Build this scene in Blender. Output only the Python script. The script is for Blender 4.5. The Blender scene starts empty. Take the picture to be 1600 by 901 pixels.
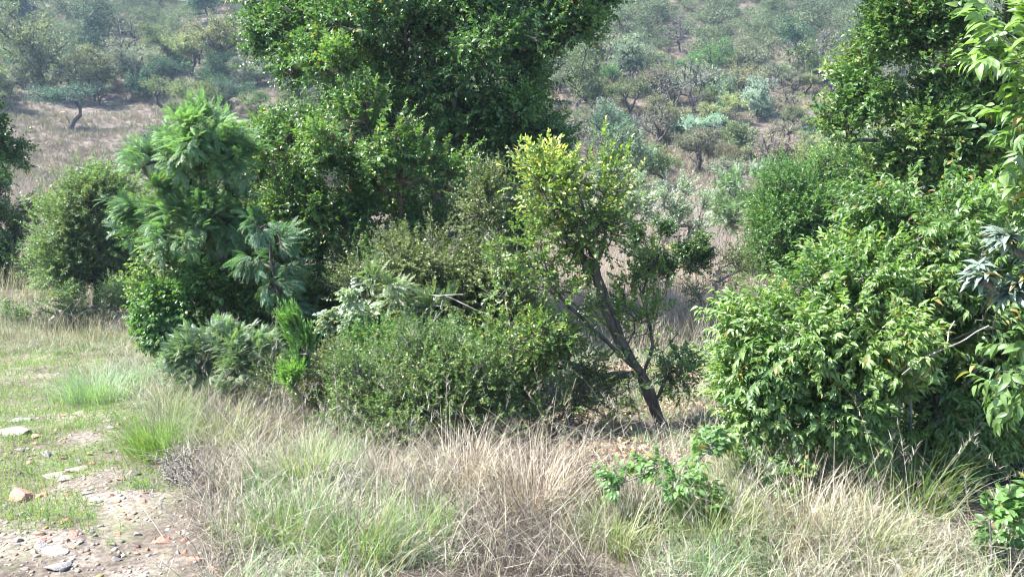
import bpy, math
import numpy as np
R = math.radians
# ------------------------------------------------------------------ camera, sky, sun, exposure
sc = bpy.context.scene
COL = sc.collection
EYE = 2.6
PITCH = R(14.0)
F = 1331.0                                   # focal length in photograph pixels (1600 wide)
cam_d = bpy.data.cameras.new('camera'); cam = bpy.data.objects.new('camera', cam_d); COL.objects.link(cam)
cam.location = (0, 0, EYE); cam.rotation_euler = (math.pi/2 - PITCH, 0, 0)
cam_d.sensor_width = 36; cam_d.lens = F/1600*36; cam_d.clip_start = .05; cam_d.clip_end = 2000
sc.camera = cam
SUN_EL, SUN_AZ = R(52), R(-92)               # azimuth from +Y towards +X : the sun stands to the left, a little behind the scene
w = bpy.data.worlds.new('World'); sc.world = w; w.use_nodes = True
nt = w.node_tree; bg = nt.nodes['Background']
sky = nt.nodes.new('ShaderNodeTexSky'); sky.sky_type = 'NISHITA'; sky.sun_disc = False
sky.sun_elevation = SUN_EL; sky.sun_rotation = SUN_AZ
nt.links.new(sky.outputs[0], bg.inputs[0]); bg.inputs[1].default_value = .12
sky.ozone_density = 3.5
sd = bpy.data.lights.new('sun', 'SUN'); sd.energy = 5.0; sd.angle = R(.53); sd.color = (1, .98, .94)
so = bpy.data.objects.new('sun', sd); COL.objects.link(so)
import mathutils
tosun = mathutils.Vector((math.sin(SUN_AZ)*math.cos(SUN_EL), math.cos(SUN_AZ)*math.cos(SUN_EL), math.sin(SUN_EL)))
so.rotation_euler = tosun.to_track_quat('Z', 'Y').to_euler(); so.location = (-20, 10, 30)
sc.view_settings.view_transform = 'Standard'; sc.view_settings.look = 'None'
sc.view_settings.exposure = 2.0; sc.view_settings.gamma = 1
sc.render.engine = 'CYCLES'
cy = sc.cycles
cy.max_bounces = 7; cy.diffuse_bounces = 3; cy.glossy_bounces = 2; cy.transmission_bounces = 4; cy.volume_bounces = 0
cy.transparent_max_bounces = 4; cy.caustics_reflective = False; cy.caustics_refractive = False
cy.filter_width = 1.1; cy.use_denoising = True; cy.denoiser = 'OPENIMAGEDENOISE'; cy.denoising_input_passes = 'RGB_ALBEDO_NORMAL'; cy.sample_clamp_indirect = 6

# ------------------------------------------------------------------ projection helpers
CP, SP = math.cos(PITCH), math.sin(PITCH)
def at(px, py, Y):
    """world point on the ray through a photograph pixel at ground distance Y"""
    u = (px-800)/F; v = (450.5-py)/F
    dx, dy, dz = u, CP + v*SP, -SP + v*CP
    k = Y/dy
    return np.array([dx*k, Y, EYE + dz*k])
def depth(p): return p[..., 1]*CP - (p[..., 2]-EYE)*SP
def proj(p):
    d = depth(p); v = (p[..., 1]*SP + (p[..., 2]-EYE)*CP)
    return 800+F*p[..., 0]/d, 450.5-F*v/d

def hash2(ix, iy, s):
    h = (ix*374761393 + iy*668265263 + s*1442695041) & 0xffffffff
    h = ((h ^ (h >> 13))*1274126177) & 0xffffffff
    return ((h ^ (h >> 16)) & 0xffff)/65535.0
def vnoise(x, y, s=0):
    x = np.asarray(x, float); y = np.asarray(y, float)
    ix = np.floor(x).astype(np.int64); iy = np.floor(y).astype(np.int64)
    fx = x-ix; fy = y-iy; fx = fx*fx*(3-2*fx); fy = fy*fy*(3-2*fy)
    a = hash2(ix, iy, s); b = hash2(ix+1, iy, s); c = hash2(ix, iy+1, s); d = hash2(ix+1, iy+1, s)
    return (a*(1-fx)+b*fx)*(1-fy) + (c*(1-fx)+d*fx)*fy
def fbm(x, y, s=0, o=4):
    t = 0; a = .5
    for k in range(o):
        t = t + a*vnoise(x*2**k, y*2**k, s+k*7); a *= .5
    return t
PY = [-400, -20, 0, 4, 5, 7.5, 10, 14, 18, 26, 35, 50, 70, 95, 125, 160, 220, 300, 600]
PZ = [0, 0, 0, 0, -.05, -.54, -.88, -1.35, -1.8, -2.75, -3.4, -3.1, -1, 4.2, 13, 25, 46, 68, 75]
def G(x, y):
    x = np.asarray(x, float); y = np.asarray(y, float)
    z = (np.interp(y, PY, PZ) + np.interp(y-1.2, PY, PZ) + np.interp(y+1.2, PY, PZ))/3
    far = np.clip((y-22)/45, 0, 1)
    z = z + far*(fbm(x/22+5, y/22, 3)-.47)*5.0
    z = z + (fbm(x*.55+9, y*.55, 11)-.47)*.22 + (fbm(x*2.3, y*2.3, 5, 3)-.44)*.07
    return z
def G1(x, y): return float(G(np.array([x]), np.array([y]))[0])
_ys = np.concatenate([np.arange(2, 30, .05), np.arange(30, 260, .25)])
def hit(px, py):
    """where the ray through a pixel meets the ground"""
    a = at(px, py, 1.0); d = a-np.array([0, 0, EYE])
    P = np.array([0, 0, EYE]) + d[None, :]*_ys[:, None]
    b = P[:, 2] <= G(P[:, 0], P[:, 1])
    i = int(np.argmax(b)) if b.any() else len(_ys)-1
    p = P[i]; return np.array([p[0], p[1], G1(p[0], p[1])])

# ------------------------------------------------------------------ objects
def mesh_quads(name, V, Q, mat, parent=None, v=None, smooth=False, loc=None):
    me = bpy.data.meshes.new(name)
    V = np.asarray(V, np.float32); Q = np.asarray(Q, np.int32)
    me.vertices.add(len(V)); me.vertices.foreach_set('co', V.ravel())
    k = Q.shape[1]
    me.loops.add(Q.size); me.loops.foreach_set('vertex_index', Q.ravel())
    me.polygons.add(len(Q)); me.polygons.foreach_set('loop_start', np.arange(0, Q.size, k, dtype=np.int32))
    me.update(calc_edges=True)
    if v is not None:
        at_ = me.attributes.new('v', 'FLOAT', 'FACE'); at_.data.foreach_set('value', np.asarray(v, np.float32))
    if smooth: me.polygons.foreach_set('use_smooth', np.ones(len(Q), bool))
    me.materials.append(mat)
    o = bpy.data.objects.new(name, me); COL.objects.link(o)
    if parent is not None: o.parent = parent
    if loc is not None: o.location = loc
    return o
def tag(o, label=None, cat=None, group=None, kind=None):
    if label: o['label'] = label
    if cat: o['category'] = cat
    if group: o['group'] = group
    if kind: o['kind'] = kind
    return o
def thing(name, label, cat, loc, group=None, rz=0):
    o = bpy.data.objects.new(name, None); COL.objects.link(o); o.location = loc; o.rotation_euler = (0, 0, rz)
    o.empty_display_size = .2
    return tag(o, label, cat, group)

# ------------------------------------------------------------------ materials
def ramp(nt, stops):
    r = nt.nodes.new('ShaderNodeValToRGB')
    while len(r.color_ramp.elements) < len(stops): r.color_ramp.elements.new(.5)
    for e, (p, c) in zip(r.color_ramp.elements, stops): e.position = p; e.color = (*c, 1)
    return r
def leaf_mat(name, cols, rough=.42, trans=.32, spec=.42, objcol=False, tint=(1.5, 1.9, .7), stops=None, desat=.22):
    m = bpy.data.materials.new(name); m.use_nodes = True; nt = m.node_tree; N = nt.nodes; L = nt.links
    p = N['Principled BSDF']; out = N['Material Output']
    a = N.new('ShaderNodeAttribute'); a.attribute_name = 'v'
    n = len(cols)
    if desat: cols = [tuple(np.array(c_)*(1-desat)+desat*np.array([.98, 1.02, .72])*(.3*c_[0]+.6*c_[1]+.1*c_[2])) for c_ in cols]
    r = ramp(nt, [((stops[i] if stops else i/(n-1)), c) for i, c in enumerate(cols)]); L.new(a.outputs['Fac'], r.inputs[0])
    c = r.outputs[0]
    if objcol:
        oi = N.new('ShaderNodeObjectInfo'); mx = N.new('ShaderNodeMixRGB'); mx.blend_type = 'MULTIPLY'; mx.inputs[0].default_value = 1
        L.new(c, mx.inputs[1]); L.new(oi.outputs['Color'], mx.inputs[2]); c = mx.outputs[0]
    # a few yellowed or browned leaves
    if not objcol:
        wn = N.new('ShaderNodeTexWhiteNoise'); wn.noise_dimensions = '1D'; L.new(a.outputs['Fac'], wn.inputs['W'])
        gt = N.new('ShaderNodeMath'); gt.operation = 'GREATER_THAN'; gt.inputs[1].default_value = .965; L.new(wn.outputs['Value'], gt.inputs[0])
        sk = N.new('ShaderNodeMixRGB'); L.new(gt.outputs[0], sk.inputs[0]); L.new(c, sk.inputs[1]); sk.inputs[2].default_value = (.27, .2, .07, 1); c = sk.outputs[0]
    # fine mottling on the blade itself
    tc = N.new('ShaderNodeTexCoord'); no = N.new('ShaderNodeTexNoise'); no.inputs['Scale'].default_value = 35 if not objcol else 3
    L.new(tc.outputs['Object'], no.inputs['Vector'])
    hs = N.new('ShaderNodeHueSaturation'); mr = N.new('ShaderNodeMapRange')
    mr.inputs['From Min'].default_value = .3; mr.inputs['From Max'].default_value = .7
    mr.inputs['To Min'].default_value = .75; mr.inputs['To Max'].default_value = 1.25
    L.new(no.outputs['Fac'], mr.inputs['Value']); L.new(mr.outputs[0], hs.inputs['Value']); L.new(c, hs.inputs['Color'])
    L.new(hs.outputs[0], p.inputs['Base Color']); p.inputs['Roughness'].default_value = rough
    p.inputs['Specular IOR Level'].default_value = spec
    t = N.new('ShaderNodeBsdfTranslucent'); g = N.new('ShaderNodeMixRGB'); g.blend_type = 'MULTIPLY'; g.inputs[0].default_value = 1
    g.inputs[2].default_value = (*tint, 1); L.new(hs.outputs[0], g.inputs[1]); L.new(g.outputs[0], t.inputs[0])
    ms = N.new('ShaderNodeMixShader'); ms.inputs[0].default_value = trans
    L.new(p.outputs[0], ms.inputs[1]); L.new(t.outputs[0], ms.inputs[2]); L.new(ms.outputs[0], out.inputs[0])
    return m
def bark_mat(name, c1, c2, scale=18):
    m = bpy.data.materials.new(name); m.use_nodes = True; nt = m.node_tree; N = nt.nodes; L = nt.links
    p = N['Principled BSDF']; tc = N.new('ShaderNodeTexCoord'); mp = N.new('ShaderNodeMapping'); mp.inputs['Scale'].default_value = (1, 1, .35)
    no = N.new('ShaderNodeTexNoise'); no.inputs['Scale'].default_value = scale; no.inputs['Detail'].default_value = 5
    L.new(tc.outputs['Object'], mp.inputs[0]); L.new(mp.outputs[0], no.inputs['Vector'])
    r = ramp(nt, [(.35, c1), (.65, c2)]); L.new(no.outputs['Fac'], r.inputs[0]); L.new(r.outputs[0], p.inputs['Base Color'])
    b = N.new('ShaderNodeBump'); b.inputs['Strength'].default_value = .6; b.inputs['Distance'].default_value = .02
    L.new(no.outputs['Fac'], b.inputs['Height']); L.new(b.outputs[0], p.inputs['Normal']); p.inputs['Roughness'].default_value = .85
    return m
BARK = bark_mat('bark_dark', (.045, .035, .03), (.15, .12, .1))
BARKG = bark_mat('bark_grey', (.12, .1, .09), (.3, .27, .25))
BARKR = bark_mat('bark_red', (.09, .05, .035), (.26, .15, .11))
BARKH = bark_mat('bark_hill', (.03, .025, .025), (.09, .075, .075), 3)

# ------------------------------------------------------------------ sprigs (templates: verts, quads, v)
def rnd_unit(rng, n):
    a = rng.normal(size=(n, 3)); return a/np.linalg.norm(a, axis=1)[:, None]
def nrm(a): return a/np.maximum(np.linalg.norm(a, axis=-1, keepdims=True), 1e-9)
def frames(y, up):
    """matrices whose second column is y"""
    x = nrm(np.cross(y, up)); z = np.cross(x, y)
    return np.stack([x, y, z], axis=-1)
def leaf_tpl(L, W, fold=.25, droop=.2, fine=True, wide=.42):
    if not fine:
        return np.array([[0, 0, 0], [W/2, wide*L, fold*W*.4], [0, L, -droop*L], [-W/2, wide*L, fold*W*.4]]), np.array([[0, 1, 2, 3]])
    # pointed-oval blade folded on its midrib: 4 quads
    m1 = [0, .3*L, -.02*L]; m2 = [0, .68*L, -.35*droop*L]
    V = np.array([[0, 0, 0], m1, m2, [0, L, -droop*L],
                  [W*.42, .22*L, fold*W*.5], [W*.5, .5*L, fold*W*.5-.12*droop*L], [W*.27, .8*L, fold*W*.25-.55*droop*L],
                  [-W*.42, .22*L, fold*W*.5], [-W*.5, .5*L, fold*W*.5-.12*droop*L], [-W*.27, .8*L, fold*W*.25-.55*droop*L]])
    Q = np.array([[0, 4, 5, 1], [1, 5, 6, 2], [2, 6, 3, 3], [0, 1, 8, 7], [1, 2, 9, 8], [2, 3, 3, 9]])
    V = np.vstack([V, [[0, .85*L, -.65*droop*L]]])
    Q = np.array([[0, 4, 5, 1], [1, 5, 6, 2], [2, 6, 3, 10], [0, 1, 8, 7], [1, 2, 9, 8], [2, 10, 3, 9]])
    return V, Q
def place_leaves(tv, tq, M, P, S, v):
    k = len(P); V = np.einsum('kij,nj->kni', M, tv)*S[:, None, None] + P[:, None, :]
    Q = tq[None] + (np.arange(k)*len(tv))[:, None, None]
    return V.reshape(-1, 3), Q.reshape(-1, 4), np.repeat(v, len(tq))
def sprig_alt(rng, n, length, L, W, droop=.25, fold=.3, fine=True, ang=55, hang=.0, wide=.42, jit=.35):
    """leaves set alternately along a twig that runs along +Y"""
    tv, tq = leaf_tpl(L, W, fold, droop, fine, wide)
    t = (np.arange(n)+rng.uniform(-.3, .3, n))/n*length
    side = np.where(np.arange(n) % 2, 1, -1)*1.0
    roll = rng.uniform(-.9, .9, n)+side*math.pi/2
    a = R(ang)*(1-.6*t/length)
    d = np.stack([np.sin(a)*np.sin(roll), np.cos(a), np.sin(a)*np.cos(roll)*.7], -1)
    d[:, 2] -= hang; d = nrm(d+rng.normal(size=(n, 3))*jit*.6)
    up = nrm(np.array([0, 0, 1.])+rng.normal(size=(n, 3))*jit)
    P = np.stack([0*t, t, 0*t], -1)
    return place_leaves(tv, tq, frames(d, up), P, rng.uniform(.65, 1.15, n)*(1-.35*(t/length)**3), rng.random(n)*.6+.4*t/length)
def sprig_rosette(rng, n, L, W, spread=70, droop=.3, fine=True):
    tv, tq = leaf_tpl(L, W, .35, droop, fine, .6)
    az = np.arange(n)*2.4+rng.uniform(-.2, .2, n); a = R(spread)*(.35+.65*np.sqrt((np.arange(n)+.5)/n))
    d = np.stack([np.sin(a)*np.sin(az), np.cos(a), np.sin(a)*np.cos(az)], -1)
    M = frames(d, np.tile([0, 1., 0], (n, 1))+rng.normal(size=(n, 3))*.15)
    # blades face the twig tip
    return place_leaves(tv, tq, M, d*.004, rng.uniform(.7, 1.1, n), rng.random(n))
def sprig_frond(rng, pairs, length, L, W, curve=.5, sweep=60, k=1, fan=40):
    """k feathery fronds leaving one point"""
    VV, QQ, vv = [], [], []; off = 0
    for j in range(k):
        tv, tq = leaf_tpl(L, W, .1, .15, False, .5)
        t = np.repeat((np.arange(pairs)+.6)/pairs, 2); n = len(t); s = np.tile([1., -1.], pairs)
        P = np.stack([0*t, t*length, curve*length*(t*.5-t*t)], -1)
        a = R(sweep)*(1-.35*t); d = np.stack([np.sin(a)*s, np.cos(a), -.25+0*a], -1); d = nrm(d+rng.normal(size=(n, 3))*.08)
        S = np.sin(np.pi*np.clip(t*.86+.12, 0, 1))**.6
        V, Q, v = place_leaves(tv, tq, frames(d, np.tile([0, 0, 1.], (n, 1))), P, S, .25+.5*rng.random(n)*0+.35*t+.2*rng.random())
        # rachis ribbon
        tt = np.linspace(0, 1, 5); rp = np.stack([0*tt, tt*length, curve*length*(tt*.5-tt*tt)-.001], -1); ww = .006*length/.3
        rv = np.concatenate([rp+[ww/2, 0, 0], rp-[ww/2, 0, 0]]); rq = np.array([[i, i+1, i+6, i+5] for i in range(4)])
        rq = rq+len(V); V = np.vstack([V, rv]); Q = np.vstack([Q, rq]); v = np.concatenate([v, np.full(4, .5)])
        an = R(rng.uniform(-fan, fan)); el = R(rng.uniform(-fan*.5, fan)); ro = rng.uniform(-.5, .5)
        Mz = np.array([[math.cos(an), -math.sin(an), 0], [math.sin(an), math.cos(an), 0], [0, 0, 1]])
        Mx = np.array([[1, 0, 0], [0, math.cos(el), -math.sin(el)], [0, math.sin(el), math.cos(el)]])
        My = np.array([[math.cos(ro), 0, math.sin(ro)], [0, 1, 0], [-math.sin(ro), 0, math.cos(ro)]])
        V = V@(Mz@Mx@My).T*rng.uniform(.75, 1.1)
        VV.append(V); QQ.append(Q+off); vv.append(v); off += len(V)
    return np.vstack(VV), np.vstack(QQ), np.concatenate(vv)

# ------------------------------------------------------------------ growing wood towards crown points
class Wood:
    def __init__(s): s.P, s.par = [], []
    def add(s, p, par): s.P.append(np.asarray(p, float)); s.par.append(par); return len(s.P)-1
    def line(s, pts, par=-1, step=.15, rng=None, jit=.0):
        last = par
        for i, p in enumerate(pts):
            p = np.asarray(p, float)
            if last < 0: last = s.add(p, -1); continue
            a = s.P[last]; n = max(1, int(np.linalg.norm(p-a)/step))
            for k in range(1, n+1):
                q = a+(p-a)*k/n
                if rng is not None and k < n: q = q+rng.normal(size=3)*jit
                last = s.add(q, last)
        return last
    def grow(s, T, rng, step=.2, jit=.02, up=.25):
        root = s.P[0]; ends = []
        order = np.argsort(np.linalg.norm(T-root, axis=1)); cap = len(s.P)+len(T)*60
        A = np.zeros((cap, 3)); n = len(s.P); A[:n] = np.array(s.P)
        for i in order:
            t = T[i]; D = t-A[:n]; dist = np.linalg.norm(D, axis=1)+1e-6
            dirn = A[:n]-root; dn = np.linalg.norm(dirn, axis=1)+.3
            c = (D*dirn).sum(1)/(dist*dn)
            cost = dist*(1.45-.45*c) + .12*np.maximum(0, A[:n, 2]-t[2])
            j = int(np.argmin(cost)); a = A[j].copy(); d = dist[j]; m = max(1, min(40, int(d/step)))
            out = (a-root); out[2] = abs(out[2])+.3; out = out/np.linalg.norm(out)
            ctrl = a+out*d*.35+np.array([0, 0, up*d*.3]); last = j
            for k in range(1, m+1):
                u = k/m; q = (1-u)**2*a+2*u*(1-u)*ctrl+u*u*t
                if k < m: q = q+rng.normal(size=3)*jit
                last = s.add(q, last); A[n] = q; n += 1
            ends.append((i, last))
        return ends
    def mesh(s, r0, tip, p=.5, sides=6, rel=None, thin=None, flare=1.0):
        P = np.array(s.P); par = np.array(s.par); n = len(P)
        haschild = np.zeros(n, bool); haschild[par[par >= 0]] = True
        cnt = (~haschild).astype(float)
        for i in range(n-1, 0, -1):
            if par[i] >= 0: cnt[par[i]] += cnt[i]
        r = tip+(r0-tip)*(cnt/cnt.max())**p
        # gentle flare at the foot
        h = np.linalg.norm(P-P[0], axis=1); r = r*(1+(flare-1)*np.exp(-h/.12))
        best = np.full(n, -1); bc = np.zeros(n)
        for i in range(1, n):
            q = par[i]
            if q >= 0 and cnt[i] > bc[q]: bc[q] = cnt[i]; best[q] = i
        idx = np.where(par >= 0)[0]; a = P[par[idx]]; b = P[idx]; d = nrm(b-a)
        nd = np.zeros((n, 3)); nd[idx] = d; nd[par < 0] = [0, 0, 1]
        main = best[par[idx]] == idx
        da = np.where(main[:, None], nd[par[idx]], d); ra = np.where(main, r[par[idx]], np.minimum(r[par[idx]], r[idx]*1.25))
        return P, idx, par, a, b, da, d, ra, r[idx]
def tubes(a, b, da, db, ra, rb, sides):
    ref = np.array([.31, .23, .92]); th = np.arange(sides)/sides*2*np.pi
    def ring(c, d, r):
        x = nrm(np.cross(d, ref)); y = np.cross(d, x)
        return c[:, None]+r[:, None, None]*(x[:, None]*np.cos(th)[None, :, None]+y[:, None]*np.sin(th)[None, :, None])
    V = np.concatenate([ring(a, da, ra), ring(b, db, rb)], 1)
    i = np.arange(sides); q = np.stack([i, (i+1) % sides, sides+(i+1) % sides, sides+i], -1)
    Q = q[None]+(np.arange(len(a))*2*sides)[:, None, None]
    return V.reshape(-1, 3), Q.reshape(-1, 4)
def wood_mesh(W, r0, tip, p, extra=None, flare=1.3):
    P, idx, par, a, b, da, db, ra, rb = W.mesh(r0, tip, p, flare=flare)
    VV, QQ = [], []; off = 0
    big = rb > max(.012, r0*.25)
    for sel, sd_ in ((big, 9), (~big, 4)):
        if sel.any():
            V, Q = tubes(a[sel], b[sel], da[sel], db[sel], ra[sel], rb[sel], sd_); VV.append(V); QQ.append(Q+off); off += len(V)
    if extra is not None and len(extra[0]):
        ea, eb, er = extra; d = nrm(eb-ea); V, Q = tubes(ea, eb, d, d, np.full(len(ea), er), np.full(len(ea), er*.6), 3)
        VV.append(V); QQ.append(Q+off)
    return np.vstack(VV), np.vstack(QQ)

def instances(tpls, M, P, S, cv, rng, wl=.5):
    """scatter sprig templates; cv = clump value"""
    VV, QQ, vv = [], [], []; off = 0; pick = rng.integers(0, len(tpls), len(P))
    for k, (tv, tq, tvv) in enumerate(tpls):
        s = pick == k
        if not s.any(): continue
        V = np.einsum('kij,nj->kni', M[s], tv)*S[s][:, None, None]+P[s][:, None, :]
        Q = tq[None]+(np.arange(s.sum())*len(tv))[:, None, None]+off
        VV.append(V.reshape(-1, 3)); QQ.append(Q.reshape(-1, 4)); off += V.shape[0]*V.shape[1]
        vv.append((cv[s][:, None]*(1-wl)+tvv[None]*wl).ravel())
    return np.vstack(VV), np.vstack(QQ), np.concatenate(vv)

def crown_targets(rng, C, Rd, Wt, n, clump=7, shell=.45, sig=.22):
    """C centres, Rd radii(3), clumped points inside the union of ellipsoids"""
    wt = np.array(Wt)*Rd[:, 0]*Rd[:, 2]; wt = wt/wt.sum(); nc = max(2, n//clump)
    bi = rng.choice(len(C), nc, p=wt); u = rnd_unit(rng, nc); rr = shell+(1-shell)*rng.random(nc)**.6
    cc = C[bi]+u*rr[:, None]*Rd[bi]
    ti = rng.integers(0, nc, n); sg = sig*np.minimum(Rd[bi[ti]].min(1), 1.4)
    T = cc[ti]+rng.normal(size=(n, 3))*sg[:, None]
    ol = rng.random(n) < .07; T[ol] = C[bi[ti[ol]]]+(T[ol]-C[bi[ti[ol]]])*rng.uniform(1.1, 1.38, (ol.sum(), 1))   # stray shoots
    cv = rng.random(nc)[ti]
    return T, C[bi[ti]], cv

def plant(name, label, cat, base, blobs, nt, ns, tpl, lm, bm, r0=.05, tip=.003, p=.5, stems=None, seed=1, group=None, Y=None,
          sprig_sc=(.8, 1.15), up=.35, out=.7, rnd=.45, twig=.0022, sig=.17, clump=9, shell=.45, depthf=.85, sps=.12, crown='crown',
          wood='trunk', step=.18, jit=.015, youngtop=.0, wl=.5, droopdir=0, minz=.04):
    """base=(px,Y) foot of the plant; blobs=(px,py,rx,ry,dY[,weight]) crown lobes read off the photograph at their own distance"""
    rng = np.random.default_rng(seed)
    bx, Y = base; x = None
    # foot on the ground under pixel column bx at distance Y
    d0 = Y/CP; x = (bx-800)/F*(Y*CP+SP*(EYE-G1((bx-800)/F*d0, Y))); B = np.array([x, Y, G1(x, Y)])
    C, Rd, Wt = [], [], []
    for b in blobs:
        c = at(b[0], b[1], Y+b[4]); s = depth(c)/F; C.append(c-B); Rd.append([b[2]*s, b[2]*s*depthf, b[3]*s]); Wt.append(b[5] if len(b) > 5 else 1)
    C = np.array(C); Rd = np.array(Rd)*.93
    T, TC, cv = crown_targets(rng, C, Rd, Wt, nt, clump, shell, sig)
    g = G(T[:, 0]+B[0], T[:, 1]+B[1])-B[2]; ok = T[:, 2] > g+minz; T, TC, cv = T[ok], TC[ok], cv[ok]
    W = Wood(); root = W.add((0, 0, -.06), -1)
    if stems:
        for st in stems: W.line([at(q[0], q[1], Y+(q[2] if len(q) > 2 else 0))-B for q in st], root, step=step*.6, rng=rng, jit=jit*.4)
    else:
        c = C.mean(0); W.line([c*np.array([.3, .3, .45])], root, step=step, rng=rng, jit=jit)
    W.grow(T, rng, step, jit)
    k = len(T)*ns; ti = np.repeat(np.arange(len(T)), ns)
    o = nrm(T[ti]-TC[ti]); dirs = nrm(o*out+np.array([0, 0, 1.])*up+rng.normal(size=(k, 3))*rnd)
    P = T[ti]+dirs*rng.uniform(0, sps, (k, 1))+rng.normal(size=(k, 3))*sps*.4
    if droopdir: dirs = nrm(dirs-np.array([0, 0, droopdir]))
    M = frames(dirs, nrm(np.array([0, 0, 1.])+rng.normal(size=(k, 3))*.3))
    S = rng.uniform(*sprig_sc, k)
    cz = cv[ti]
    if youngtop:
        zz = (P[:, 2]-P[:, 2].min())/max(.1, np.ptp(P[:, 2])); cz = np.clip(cz*(1-youngtop)+youngtop*zz**2, 0, 1)
    V, Q, v = instances(tpl, M, P, S, cz, rng, wl)
    t = thing(name, label, cat, B, group)
    wv, wq = wood_mesh(W, r0, tip, p, (T[ti], P, twig))
    mesh_quads(wood, wv, wq, bm, t, smooth=True)
    mesh_quads(crown, V, Q, lm, t, v=v)
    return t, B

# ================================================================== GROUND
def build_ground():
    ty = np.concatenate([np.linspace(-60, -2, 30), np.linspace(-1.8, 2, 20), 2+12*(np.linspace(0, 1, 330)[1:])**1.5, 14+306*(np.linspace(0, 1, 260)[1:])**1.8])
    s = np.linspace(-1, 1, 521); tx = np.sinh(s*3.6)/np.sinh(3.6)
    X = tx[None, :]*(40+1.5*np.maximum(ty, 0))[:, None]; Y = np.repeat(ty[:, None], len(s), 1)
    Z = G(X, Y)
    n, m = X.shape; V = np.stack([X, Y, Z], -1).reshape(-1, 3)
    i = np.arange(n-1)[:, None]*m+np.arange(m-1)[None, :]
    Q = np.stack([i, i+1, i+m+1, i+m], -1).reshape(-1, 4)
    mt = bpy.data.materials.new('earth'); mt.use_nodes = True; nt = mt.node_tree; N = nt.nodes; L = nt.links; p = N['Principled BSDF']
    tc = N.new('ShaderNodeTexCoord')
    def noise(sc_, det=6, rough=.6):
        a = N.new('ShaderNodeTexNoise'); a.inputs['Scale'].default_value = sc_; a.inputs['Detail'].default_value = det; a.inputs['Roughness'].default_value = rough
        L.new(tc.outputs['Object'], a.inputs['Vector']); return a.outputs['Fac']
    r1 = ramp(nt, [(.32, (.09, .068, .048)), (.47, (.165, .135, .103)), (.6, (.25, .212, .17)), (.75, (.34, .3, .25))]); L.new(noise(2.1), r1.inputs[0])
    r2 = ramp(nt, [(.42, (.55, .5, .5)), (.55, (1, 1, 1)), (.68, (1.15, 1.05, .98))]); L.new(noise(28), r2.inputs[0])
    mx = N.new('ShaderNodeMixRGB'); mx.blend_type = 'MULTIPLY'; mx.inputs[0].default_value = 1; L.new(r1.outputs[0], mx.inputs[1]); L.new(r2.outputs[0], mx.inputs[2])
    # thin green growth in patches
    r3 = ramp(nt, [(.5, (0, 0, 0)), (.6, (.6, .6, .6))]); L.new(noise(1.1, 8, .7), r3.inputs[0])
    m3 = N.new('ShaderNodeMixRGB'); L.new(r3.outputs[0], m3.inputs[0]); L.new(mx.outputs[0], m3.inputs[1]); m3.inputs[2].default_value = (.13, .15, .06, 1)
    at_ = N.new('ShaderNodeAttribute'); at_.attribute_name = 'v'; soil = ramp(nt, [(.35, (.055, .042, .032)), (.55, (.125, .095, .075)), (.7, (.21, .165, .135))]); L.new(noise(1.3, 8, .65), soil.inputs[0])
    m4 = N.new('ShaderNodeMixRGB'); L.new(at_.outputs['Fac'], m4.inputs[0]); L.new(soil.outputs[0], m4.inputs[1]); L.new(m3.outputs[0], m4.inputs[2]); L.new(m4.outputs[0], p.inputs['Base Color']); p.inputs['Roughness'].default_value = .95
    b = N.new('ShaderNodeBump'); b.inputs['Strength'].default_value = .8; b.inputs['Distance'].default_value = .03; L.new(noise(22, 8, .7), b.inputs['Height']); L.new(b.outputs[0], p.inputs['Normal'])
    fx, fy = V[Q[:, 0], 0], V[Q[:, 0], 1]; fp = proj(V[Q[:, 0]])
    m = 1/(1+np.exp((fp[0]-(205+(fp[1]-560)*.46)-30-60*(fbm(fx*2, fy*2, 15)-.47))/25)); m = np.where((fy < 12) & (fy > .5), m, np.where(fy <= .5, .6, 0))*np.clip((12-fy)/2, 0, 1)
    tag(mesh_quads('ground', V, Q, mt, smooth=True, v=m), kind='structure')
build_ground()

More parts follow.
